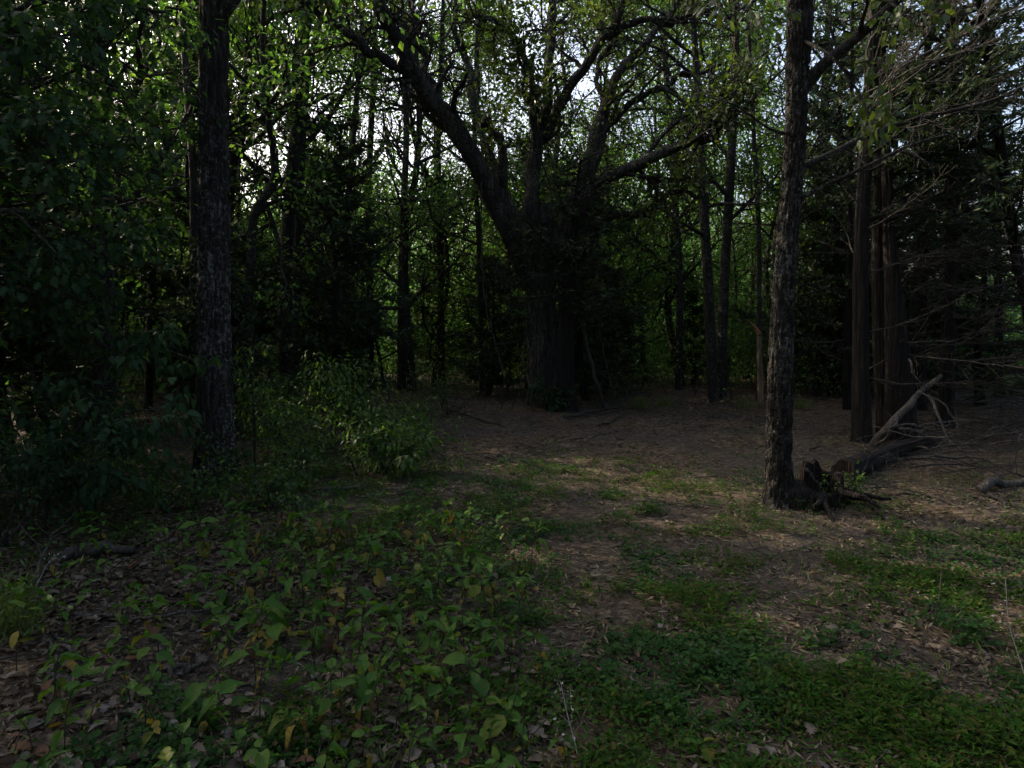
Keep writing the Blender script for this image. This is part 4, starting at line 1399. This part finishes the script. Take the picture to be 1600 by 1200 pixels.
# ---- broad-leaved seedlings, every leaf a part
def chewed(tm, i):
    """Bend the blade sideways, ruffle its margin and bite a piece or two out of it."""
    rg = np.random.default_rng(800 + i)
    v, f = tm[0].copy(), tm[1]
    v[:, 1] += .10 * rg.normal() * v[:, 0] ** 2
    edge = np.abs(v[:, 1]) > .08
    v[:, 1] *= np.where(edge, 1 + rg.normal(0, .10, len(v)), 1)
    v[:, 2] += np.where(edge, rg.normal(0, .025, len(v)), 0)
    for _ in range(i % 3):
        j = rg.choice(np.where(edge)[0])
        v[j, 1] *= .45
    return v, f


SL = {}
for cn, mt in (('green', 'green_leaf'), ('lime', 'lime_leaf'), ('yellow', 'yellow_leaf'), ('rust', 'rust_leaf')):
    SL[cn] = [leaf_mesh('seedling_leaf', chewed(ovate((.20, .27, .31, .35, .24, .29)[i], (.1, .3, .5, .22, .65, -.1)[i], (.06, .14, .2, .1, .25, .16)[i], rows=7, wav=(.008, .02, .03, .012, .035, .02)[i]), i), mt) for i in range(6)]


def where_floor(px, py):
    if px < 330:
        a_ = 'at left edge' if px < 110 else 'on left litter'
    elif px < 520:
        a_ = 'in left foreground'
    elif px < 700:
        a_ = 'in seedling patch'
    elif px < 860:
        a_ = 'beside bare track'
    else:
        a_ = 'in ground cover'
    b_ = 'along bottom edge' if py > 1120 else ('near the front' if py > 1010 else ('midway up' if py > 900 else 'towards the trees'))
    return a_, b_


def seedlings():
    rng = np.random.default_rng(401)
    pts, tries = [], 0
    while len(pts) < 262 and tries < 20000:
        tries += 1
        px, py = rng.uniform(-10, 900), rng.uniform(835, 1290)
        w = .85 * math.exp(-((px - 600) / 210) ** 4) + .35 * math.exp(-((px - 330) / 300) ** 4) * (.5 if py < 950 or py > 1050 else 1)
        if px > 820:
            w *= .4
        if px < 330 and 940 < py < 1160:
            w *= .35
        if rng.uniform() > w:
            continue
        p = G(px, py)
        if all((p[0] - q[0]) ** 2 + (p[1] - q[1]) ** 2 > .11 ** 2 for q, _, _ in pts):
            pts.append((p, px, py))
    extra = [(1090, 1190), (1190, 1070), (1130, 1120), (1500, 960), (1210, 1080), (1420, 880), (1560, 850), (1010, 760), (985, 735), (1020, 735), (960, 770), (700, 830), (760, 880), (690, 850), (640, 860), (590, 840), (520, 850), (440, 830), (480, 860)]
    for px, py in extra:
        pts.append((G(px, py), px, py))
    for p, px, py in pts:
        near = p[1] < 4.5
        h = rng.uniform(.09, .34) * (1.0 if px < 860 else .5)
        lean = rng.normal(0, .18, 2)
        top = p + [lean[0] * h * 1.5, lean[1] * h * 1.5, h]
        sp = spline(np.array([p - [0, 0, .02], p + [lean[0] * h * .4, lean[1] * h * .4, h * .55], top]), 7)
        cnt = dict(green=0, lime=0, yellow=0, rust=0)
        L0 = rng.uniform(.034, .118) * (1.0 if px < 860 else .6)
        specs = []
        nodes = int(rng.integers(3, 6))
        a0 = rng.uniform(0, 6.28)
        aged = rng.uniform() < .62
        for k in range(nodes):
            t = 1 - k * .72 / nodes
            q = sp[int(np.clip(t, .2, 1) * 6)]
            for s_ in (0, 1):
                if k > 0 and rng.uniform() < .22:
                    continue
                a_ = a0 + k * 1.57 + s_ * math.pi + rng.normal(0, .35)
                el = rng.normal(.05, .3) - (.45 if k >= nodes - 1 else 0)
                D = np.array([math.cos(a_) * math.cos(el), math.sin(a_) * math.cos(el), math.sin(el)])
                c = 'green'
                if aged and k >= nodes - 2 and rng.uniform() < .75:
                    c = rng.choice(['yellow', 'lime', 'yellow', 'rust'], p=[.4, .35, .1, .15])
                    D = unit(D + [0, 0, -.9])
                elif rng.uniform() < .06:
                    c = 'lime'
                cnt[c] += 1
                specs.append((q + D * .012, D, unit(np.array([0, 0, 1.0]) + rng.normal(0, .22, 3)), L0 * rng.uniform(.5, 1.2) * (1 - .06 * k), c))
        if rng.uniform() < .7:
            D = unit([rng.normal(0, .5), rng.normal(0, .5), .6])
            specs.append((top, D, unit([rng.normal(), rng.normal(), .6]), L0 * .55, 'green'))
            cnt['green'] += 1
        a_, b_ = where_floor(px, py)
        tall = ('tall' if h > .26 else ('short' if h < .16 else 'mid-height')) + (' left-leaning' if lean[0] < -.13 else (' right-leaning' if lean[0] > .13 else ''))
        if cnt['yellow'] + cnt['lime'] + cnt['rust'] == 0:
            look = '%s green seedling with %d leaves' % (tall, sum(cnt.values()))
        else:
            bits = ['%d %s' % (cnt[c], n_) for c, n_ in (('yellow', 'yellow'), ('lime', 'lime'), ('rust', 'rusty')) if cnt[c]]
            look = '%s seedling with %s leaves' % (tall, ' and '.join(bits[:2]))
            if len(bits) > 1:
                b_ = b_.replace('along bottom edge', 'low').replace('near the front', 'in front').replace('towards the trees', 'farther back')
        root = thing('seedling', p, '%s %s %s' % (look, b_, a_), 'seedling', 'broad-leaved seedlings in the litter')
        g = Geo()
        tube(g, sp, np.linspace(.0032, .0016, 7), 5)
        g.build('stem', M['stem'], root)
        for q, D, Nn, L, c in specs:
            ob = bpy.data.objects.new('leaf', SL[c][int(rng.integers(6))])
            COL.objects.link(ob)
            ob.parent = root
            ob.matrix_basis = leafmat(q - p, D, Nn, L)


seedlings()


# ---- fallen leaves one can pick out
def fallen_leaves():
    rng = np.random.default_rng(501)
    kinds = []
    r2 = random.Random(5)
    for nm, mt, word in (('tan', 'tan_leaf', 'pale tan'), ('grey', 'grey_leaf', 'weathered grey'), ('rust', 'rust_leaf', 'rusty brown'), ('yellow', 'yellow_leaf', 'yellow')):
        ms = []
        for i in range(3):
            tm = CURL if i == 0 else (lobed(r2, 4, .5) if i == 1 else ovate(.3, -.25, .25, rows=5, wav=.03))
            g = Geo()
            g.add(tm[0], tri=tm[1])
            ms.append(g.mesh('fallen_leaf', M[mt]))
        kinds.append((ms, word))
    shape = ['curled', 'lobed', 'smooth-edged']
    n = 0
    while n < 290:
        px = rng.uniform(-10, 1610)
        py = 1230 - 340 * rng.uniform() ** 1.3
        w = 1.0 if px < 560 else (.5 if px < 850 else .16)
        if rng.uniform() > w:
            continue
        p = G(px, py)
        k = int(rng.choice([0, 1, 2, 3], p=[.40, .44, .11, .05]))
        s_ = int(rng.integers(3))
        L = rng.uniform(.042, .085)
        ob = bpy.data.objects.new('fallen_leaf', kinds[k][0][s_])
        COL.objects.link(ob)
        a_ = rng.uniform(0, 6.28)
        ob.matrix_basis = leafmat(p + [0, 0, .022 + rng.uniform(0, .012)], [math.cos(a_), math.sin(a_), rng.normal(0, .18)], unit(rng.normal(0, .3, 3) + [0, 0, 1]), L)
        w1, w2 = where_floor(px, py)
        tag(ob, '%s %s dead leaf %s %s' % (kinds[k][1], shape[s_], w2, w1), 'fallen leaf', 'fallen leaves in the front litter')
        n += 1


fallen_leaves()


# ---- stump, logs, sticks, snag, vines, weeds
def stick(pts, r0, r1, label, cat='branch', group=None, mt='dead_wood', name='fallen_branch', twigs=0, seed=0, n=16, sides=7):
    rng = np.random.default_rng(900 + seed)
    pts = np.array(pts, float)
    root = thing(name, pts[0], label, cat, group)
    f = spline(pts, n)
    f = f + (np.stack([noise(np.arange(n) * .6, i * 5.0, 0, seed) - .5 for i in range(3)], -1)) * min(.06, 3 * r0)
    r = np.linspace(r0, r1, n) * (1 + .25 * (noise(np.arange(n) * .9, 0, 0, seed + 3) - .5))
    g = Geo()
    tube(g, f, r, sides)
    if twigs:
        sprout(g, [], f, r, rng, twigs, .2, .55, 2, 2, .25, (.4, 1.0), .2, .05, .003, 4)
    g.build('wood', M[mt], root)
    return root


def ground_px(px, py, dz=0.0):
    return G(px, py) + [0, 0, dz]


def stump():
    rng = np.random.default_rng(701)
    b = G(1282, 786)
    root = thing('rotten_stump', b, 'jagged dark rotten stump beside the forked trunk', 'stump')
    g = Geo()
    n, s_ = 30, 64
    th = np.linspace(0, 2 * math.pi, s_, endpoint=False)
    z = np.linspace(0, 1, n)
    top = .10 + .32 * noise(np.cos(th) * 1.3 + 4, np.sin(th) * 1.3, 0, 5) ** 1.5 + .07 * noise(np.cos(th) * 5, np.sin(th) * 5, 0, 6)
    r0 = .165 * (1 + .5 * np.exp(-z * 3))[:, None] * (1 + .35 * (noise(np.cos(th)[None] * 2.5, np.sin(th)[None] * 2.5, z[:, None] * 1.5, 8) - .5)) + .03 * (noise(np.cos(th)[None] * 11, np.sin(th)[None] * 11, z[:, None] * 2, 9) - .5)
    out = np.stack([b[0] + r0 * np.cos(th), b[1] + r0 * np.sin(th), b[2] - .05 + z[:, None] * top[None]], -1)
    ri = np.maximum(r0[::-1] - np.linspace(.05, .12, n)[:, None], .02)
    inn = np.stack([b[0] + ri * np.cos(th), b[1] + ri * np.sin(th), b[2] - .05 + z[::-1][:, None] * top[None] * .98], -1)
    V = np.concatenate([out, inn])
    idx = np.arange(2 * n * s_).reshape(2 * n, s_)
    g.add(V.reshape(-1, 3), quad=np.stack([idx[:-1], np.roll(idx, -1, 1)[:-1], np.roll(idx, -1, 1)[1:], idx[1:]], -1).reshape(-1, 4))
    g.build('shell', M['rotten'], root)
    for k in range(7):
        a_ = rng.uniform(math.pi * .7, math.pi * 2.1)
        g = Geo()
        p0 = b + [.14 * math.cos(a_), .14 * math.sin(a_), .12]
        pp = wander(p0, [math.cos(a_), math.sin(a_), -.28], rng.uniform(.3, .5), 6, .15, rng)
        tube(g, pp, np.linspace(.045, .012, 7), 7)
        g.build('root', M['rotten'], root)
    # crumbled mound on its left, a part of the same rotten root plate
    g = Geo()
    u = np.linspace(0, 2 * math.pi, 28, endpoint=False)
    v = np.linspace(0.02, math.pi / 2 + .2, 14)
    U, Vv = np.meshgrid(u, v)
    R = 1 + .5 * (fbm(np.cos(U) * 2.5 * np.sin(Vv), np.sin(U) * 2.5 * np.sin(Vv), np.cos(Vv) * 2.5, 44, 3) - .5)
    c = b + [-.27, .02, -.02]
    P = np.stack([c[0] + .24 * R * np.sin(Vv) * np.cos(U), c[1] + .22 * R * np.sin(Vv) * np.sin(U), c[2] + .26 * R * np.cos(Vv)], -1)
    idx = np.arange(P.shape[0] * P.shape[1]).reshape(P.shape[:2])
    g.add(P.reshape(-1, 3), quad=np.stack([idx[:-1], idx[1:], np.roll(idx, -1, 1)[1:], np.roll(idx, -1, 1)[:-1]], -1).reshape(-1, 4))
    g.build('crumbled_root', M['rotten'], root)


stump()


def rotten_log():
    p = [ground_px(1318, 752, .10), ground_px(1355, 735, .10), ground_px(1395, 715, .09), ground_px(1450, 695, .07)]
    root = thing('rotten_log', p[0], 'rotting log lying from the jagged stump back towards the cedars', 'log')
    f = spline(np.array(p), 60)
    g = Geo()
    tube(g, f, np.linspace(.125, .07, 60), 30, bark_disp(.03, 500, 6, 3.0))
    g.build('wood', M['rotten'], root)
    g = Geo()
    q = f + [0, -.03, .055]
    tube(g, q[4:40], np.linspace(.05, .03, 36) * (1 + .3 * noise(np.arange(36) * .4, 0, 0, 3)), 9, bark_disp(.012, 501, 6, 3))
    g.build('bark_flake', bark_material('reddish_bark_flake', (.025, .013, .010), (.06, .036, .027), (.10, .066, .052), lich=0, zs=.2, scale=20), root)


rotten_log()
YB = 8.9
stick([ground_px(1362, 700, .05), at(1400, 655, 8.9), at(1432, 622, 9.2), at(1470, 585, 9.5)], .062, .030, 'thick broken grey branch leaning on the fluted cedar base', mt='dead_wood', seed=1, sides=12)
stick([ground_px(1368, 702, .03), at(1392, 672, 8.6), at(1402, 655, 8.7)], .026, .012, 'split side piece of the leaning broken branch', mt='dead_wood', seed=2)
stick([ground_px(1384, 706, .03), ground_px(1420, 706, .05), at(1448, 699, 8.2)], .017, .012, 'short pale stick lying on the log end', seed=3)
stick([at(1400, 662, 9.2), at(1440, 665, 9.1), at(1492, 667, 9.1)], .020, .014, 'straight grey stick lying level under the leaning broken branch', seed=4)
stick([at(1398, 668, 9.0), at(1425, 672, 8.9), at(1446, 673, 8.9)], .028, .018, 'short thick pale stick just below the level grey stick', seed=14)
stick([at(1450, 615, 8.8), at(1462, 640, 8.7), at(1478, 680, 8.5), at(1510, 712, 8.2), ground_px(1560, 745, .03), ground_px(1605, 752, .02)], .020, .010, 'long curved pale branch sweeping down to the right edge', seed=5, twigs=5)
stick([at(1440, 612, 8.9), at(1462, 625, 8.8), at(1485, 645, 8.7), at(1500, 670, 8.6)], .014, .006, 'short curved twig arching off the long curved branch', seed=6, twigs=3)
stick([at(1420, 560, 9.0), at(1432, 590, 8.9), at(1450, 608, 8.9)], .014, .009, 'curved grey twig hanging against the fluted cedar base', seed=7, twigs=2)
stick([ground_px(1530, 770, .05), ground_px(1570, 764, .07), ground_px(1640, 764, .07)], .042, .036, 'pale weathered log end at the right edge below the brush', name='weathered_log', cat='log', seed=8, sides=14, mt='dead_wood')
stick([ground_px(1545, 776, .03), ground_px(1560, 784, .02), ground_px(1575, 795, .02)], .012, .007, 'forked stick in front of the weathered log end', seed=9, twigs=2)
stick([ground_px(1400, 775, .02), ground_px(1450, 778, .03), ground_px(1500, 796, .02)], .014, .007, 'thin dark stick on the bare litter in front of the brush pile', seed=10, twigs=2, mt='twig')
stick([ground_px(700, 642, .03), ground_px(740, 655, .05), ground_px(790, 668, .03)], .022, .010, 'grey stick lying on the litter left of the old oak', seed=11, twigs=3)
stick([ground_px(880, 655, .03), ground_px(930, 648, .06), ground_px(975, 640, .05)], .03, .015, 'dark fallen limb on the litter right of the old oak', seed=12, twigs=5, mt='twig')
stick([ground_px(935, 668, .03), ground_px(965, 655, .05), ground_px(968, 640, .15)], .02, .01, 'short forked stick standing up right of the old oak', seed=13, twigs=3, mt='twig')
stick([ground_px(505, 772, .03), ground_px(545, 770, .03), ground_px(575, 768, .03)], .022, .016, 'short grey log piece among seedlings under the drooping shrub', seed=15)
stick([ground_px(235, 1085, .03), ground_px(280, 1058, .035), ground_px(330, 1052, .03)], .017, .012, 'mossy grey stick in the left litter', seed=16)
stick([ground_px(75, 1065, .03), ground_px(100, 1072, .03), ground_px(122, 1082, .02)], .017, .014, 'short grey stick at the left litter, nearest the edge', seed=17)
stick([ground_px(70, 1005, .02), ground_px(85, 1020, .03), ground_px(100, 1028, .02)], .012, .009, 'small pale stick above the short grey stick', seed=18)
stick([ground_px(50, 915, .03), ground_px(75, 885, .12), ground_px(90, 872, .22)], .012, .005, 'thin bare twig sticking up at the left edge of the litter', seed=19, twigs=5)
stick([ground_px(100, 880, .05), ground_px(150, 874, .07), ground_px(210, 872, .05)], .04, .025, 'dark rotten branch lying in shade at the left', seed=20, mt='twig')
stick([ground_px(120, 968, .03), ground_px(220, 972, .03), ground_px(330, 962, .03)], .012, .008, 'thin pale green-grey stick lying across the left litter', seed=21)
stick([ground_px(890, 690, .02), ground_px(990, 672, .03), ground_px(930, 700, .02)][:2], .012, .008, 'thin stick across the litter where the track enters the wood', seed=22)
stick([at(1180, 700, 7.6), ground_px(1172, 745, .02), ground_px(1180, 770, .02)], .007, .004, 'looping wiry root left of the foot of the forked trunk', seed=23, mt='dead_wood')
rng = np.random.default_rng(78)
for k in range(14):
    px, py = rng.uniform(1255, 1410), rng.uniform(690, 775)
    p = G(px, py)
    a_ = rng.normal(0, .7)
    d = np.array([math.cos(a_), math.sin(a_), 0])
    L = rng.uniform(.3, .8)
    stick([p + [0, 0, .02], p + d * L * .5 + [0, 0, rng.uniform(.02, .12)], p + d * L + [0, 0, .02]], rng.uniform(.005, .012), .003, ['thin', 'bent', 'forked', 'slim'][k % 4] + ' dark stick on the litter ' + ('beside the jagged stump' if px < 1320 else 'along the rotting log'), 'branch', 'sticks around the stump and log', 'twig', seed=200 + k, twigs=4, n=9, sides=5)
rng = np.random.default_rng(77)
for k in range(76):
    px, py = rng.uniform(1385, 1650), rng.uniform(640, 752)
    a_ = rng.normal(0, .5)
    L = rng.uniform(.4, 1.3)
    p = G(px, py)
    d = np.array([math.cos(a_), math.sin(a_) * .8, 0]) * (1 if rng.uniform() < .5 else -1)
    z = rng.uniform(.02, .45) * (1 if px > 1440 else .5)
    stick([p + [0, 0, z], p + d * L * .5 + [0, 0, z + rng.uniform(-.05, .1)], p + d * L + [0, 0, max(.02, z + rng.uniform(-.2, .15))]], rng.uniform(.006, .016), .004, ['thin', 'bent', 'forked', 'slim'][k % 4] + (' pale' if k % 3 == 0 else ' dark grey') + ' stick in the brush pile ' + ('by the fluted cedar base' if px < 1450 else ('below the lone straight cedar' if px < 1530 else 'at the right edge')), 'branch', 'sticks heaped in the brush pile', 'twig' if k % 3 else 'dead_wood', seed=100 + k, twigs=5, n=9, sides=5)


def snag():
    Y = 14.0
    b = np.array([at(1188, 640, Y)[0], Y, 0])
    b[2] = gh(b[0], b[1])
    root = thing('broken_snag', b, 'thin pale dead snag with a torn orange top beyond the forked trunk', 'dead tree')
    p = px_path([(1188, 645), (1188, 600), (1187, 560), (1186, 525)], Y)
    f = spline(p, 40)
    g = Geo()
    tube(g, f, np.linspace(.066, .046, 40), 18, bark_disp(.012, 610, 5, 3))
    g.build('trunk', M['pale_snag'], root)
    g = Geo()
    q = px_path([(1187, 522), (1180, 512), (1171, 503)], Y)
    tube(g, spline(q, 10), np.linspace(.05, .008, 10), 10, bark_disp(.02, 611, 5, 3))
    g.build('torn_top', M['orange_wood'], root)


snag()


def vine(pts, r, label, seed, name='hanging_vine'):
    stick(pts, r, r * .7, label, 'vine', None, 'twig', name, 0, seed, 40, 6)


YO = oak_base[1] - .9
vine([at(751, 250, YO), at(752, 400, YO), at(760, 480, YO), at(776, 545, YO), at(787, 590, YO - .1), ground_px(784, 640, 0)], .014, 'long thin vine hanging to the ground left of the old oak', 301)
vine([at(823, 500, YO + .2), at(818, 545, YO + .1), at(815, 595, YO), ground_px(800, 640, .0)], .012, 'short vine beside the left side of the old oak trunk', 302)
vine([at(775, 538, YO), at(800, 535, YO + .2), at(812, 530, YO + .3)], .011, 'pale twig sticking out left of the old oak trunk', 303, 'bare_twig')
stick([ground_px(944, 640, 0), at(930, 590, YO + .3), at(915, 530, YO + .4), at(900, 460, YO + .6)], .050, .03, 'slim dead trunk leaning on the old oak from the right', name='leaning_dead_trunk', cat='dead tree', mt='twig', seed=31, twigs=4)
vine([at(960, 620, YO), at(945, 560, YO), at(935, 500, YO + .2)], .011, 'thin vine right of the leaning dead trunk', 304)
for i, (a_, b_, c_, d_) in enumerate((((560, 120), (548, 200), (545, 270), 12.6), ((724, 250), (722, 290), (716, 330), 11.4), ((1216, 60), (1217, 95), (1218, 128), 6.2))):
    vine([at(*a_, d_), at(*b_, d_), at(*c_, d_)], .006, ['thin vine hanging from the left limbs of the old oak', 'short looping vine below the big left limb of the old oak', 'fine strand hanging left of the fork in the dark slender trunk'][i], 310 + i)


def weed_stalk(pts, label, seed, mt='straw'):
    rng = np.random.default_rng(seed)
    root = thing('dry_weed', pts[0], label, 'weed')
    f = spline(np.array(pts), 18)
    g = Geo()
    tube(g, f, np.linspace(.0028, .0012, 18), 5)
    tt = []
    sprout(g, tt, f, np.linspace(.002, .001, 18), rng, 9, .04, .10, 2, 2, .45, (.3, .8), .15, .1, .0008, 3)
    g.build('stalk', M[mt], root)
    P, D, Nn = tip_leaves(tt, 3, rng, .01)
    g = Geo()
    scatter(g, DIAMOND, P, D, Nn, rng.uniform(.008, .02, len(P)))
    g.build('seed_heads', M[mt], root, False, 'stuff')


b = G(1606, 1070)
weed_stalk([b, at(1590, 1020, b[1]), at(1576, 970, b[1]), at(1571, 905, b[1])], 'dry pale weed stalk standing at the right edge', 1)
b = G(905, 1196)
weed_stalk([b, at(898, 1160, b[1]), at(885, 1110, b[1]), at(876, 1065, b[1])], 'thin green-grey weed stalk beside the seedling patch at the bottom', 2)
b = G(52, 925)
weed_stalk([b, at(75, 880, b[1]), at(88, 872, b[1])], 'dry grey weed stalk by the thread-leaved tuft', 3)


def tuft(px, py, h, n, label, seed):
    rng = np.random.default_rng(seed)
    b = G(px, py)
    root = thing('grass_tuft', b, label, 'plant')
    P = b + np.column_stack([rng.normal(0, h * .22, n), rng.normal(0, h * .22, n), np.zeros(n)])
    D = unit(np.column_stack([rng.normal(.1, .5, n), rng.normal(0, .5, n), np.ones(n)]))
    k = 5
    g = Geo()
    L = rng.uniform(.5, 1.0, n) * h
    scatter(g, SLIVER, P, D, rng.normal(0, 1, (n, 3)), L, L * .10)
    t = rng.uniform(.2, 1, (n * k, 1))
    q = np.repeat(P, k, 0) + np.repeat(D * L[:, None], k, 0) * t
    scatter(g, SLIVER, q, unit(np.repeat(D, k, 0) * .6 + rng.normal(0, .6, (n * k, 3))), rng.normal(0, 1, (n * k, 3)), rng.uniform(.03, .07, n * k))
    g.build('blades', M['thread'], root, False, 'stuff')


tuft(20, 1000, .30, 90, 'thread-leaved yellow-green tuft at the left edge of the litter', 21)
tuft(2, 970, .34, 60, 'thread-leaved tuft cut by the left edge, behind its neighbour', 22)
for i, (px, py) in enumerate(((1000, 640), (1040, 638), (1160, 640), (1250, 640), (1215, 636))):
    tuft(px, py, .32, 60, ['pale grass tuft beyond the track just right of the old oak', 'pale grass tuft beyond the track, second from the old oak', 'grass tuft at the foot of the pale broken snag', 'grass tuft between forked trunk and cedars at the edge of the wood', 'grass tuft just behind the foot of the forked trunk in the distance'][i], 30 + i)


# ---- alike labels: say which of them, counted from the left as one sees them
ORD = ['leftmost', 'second from left', 'third from left', 'fourth from left', 'fifth from left', 'sixth from left', 'seventh from left', 'eighth from left']


def tell_apart():
    seen = {}
    for o in COL.objects:
        if o.parent is None and o.get('category') and o.get('group'):
            seen.setdefault(o['label'], []).append(o)
    for lab, obs in seen.items():
        xs_ = [(float(project(np.array(o.location))[0]), o) for o in obs]
        if len(obs) < 2 or 'beyond the' in lab:
            continue
        xs_.sort(key=lambda t: t[0])
        if len(obs) > len(ORD):
            continue
        for i, (_, o) in enumerate(xs_):
            o['label'] = ' '.join(lab.replace(' standing', '').split()[:13]) + (', rightmost' if i == len(xs_) - 1 else ', ' + ORD[i])


tell_apart()
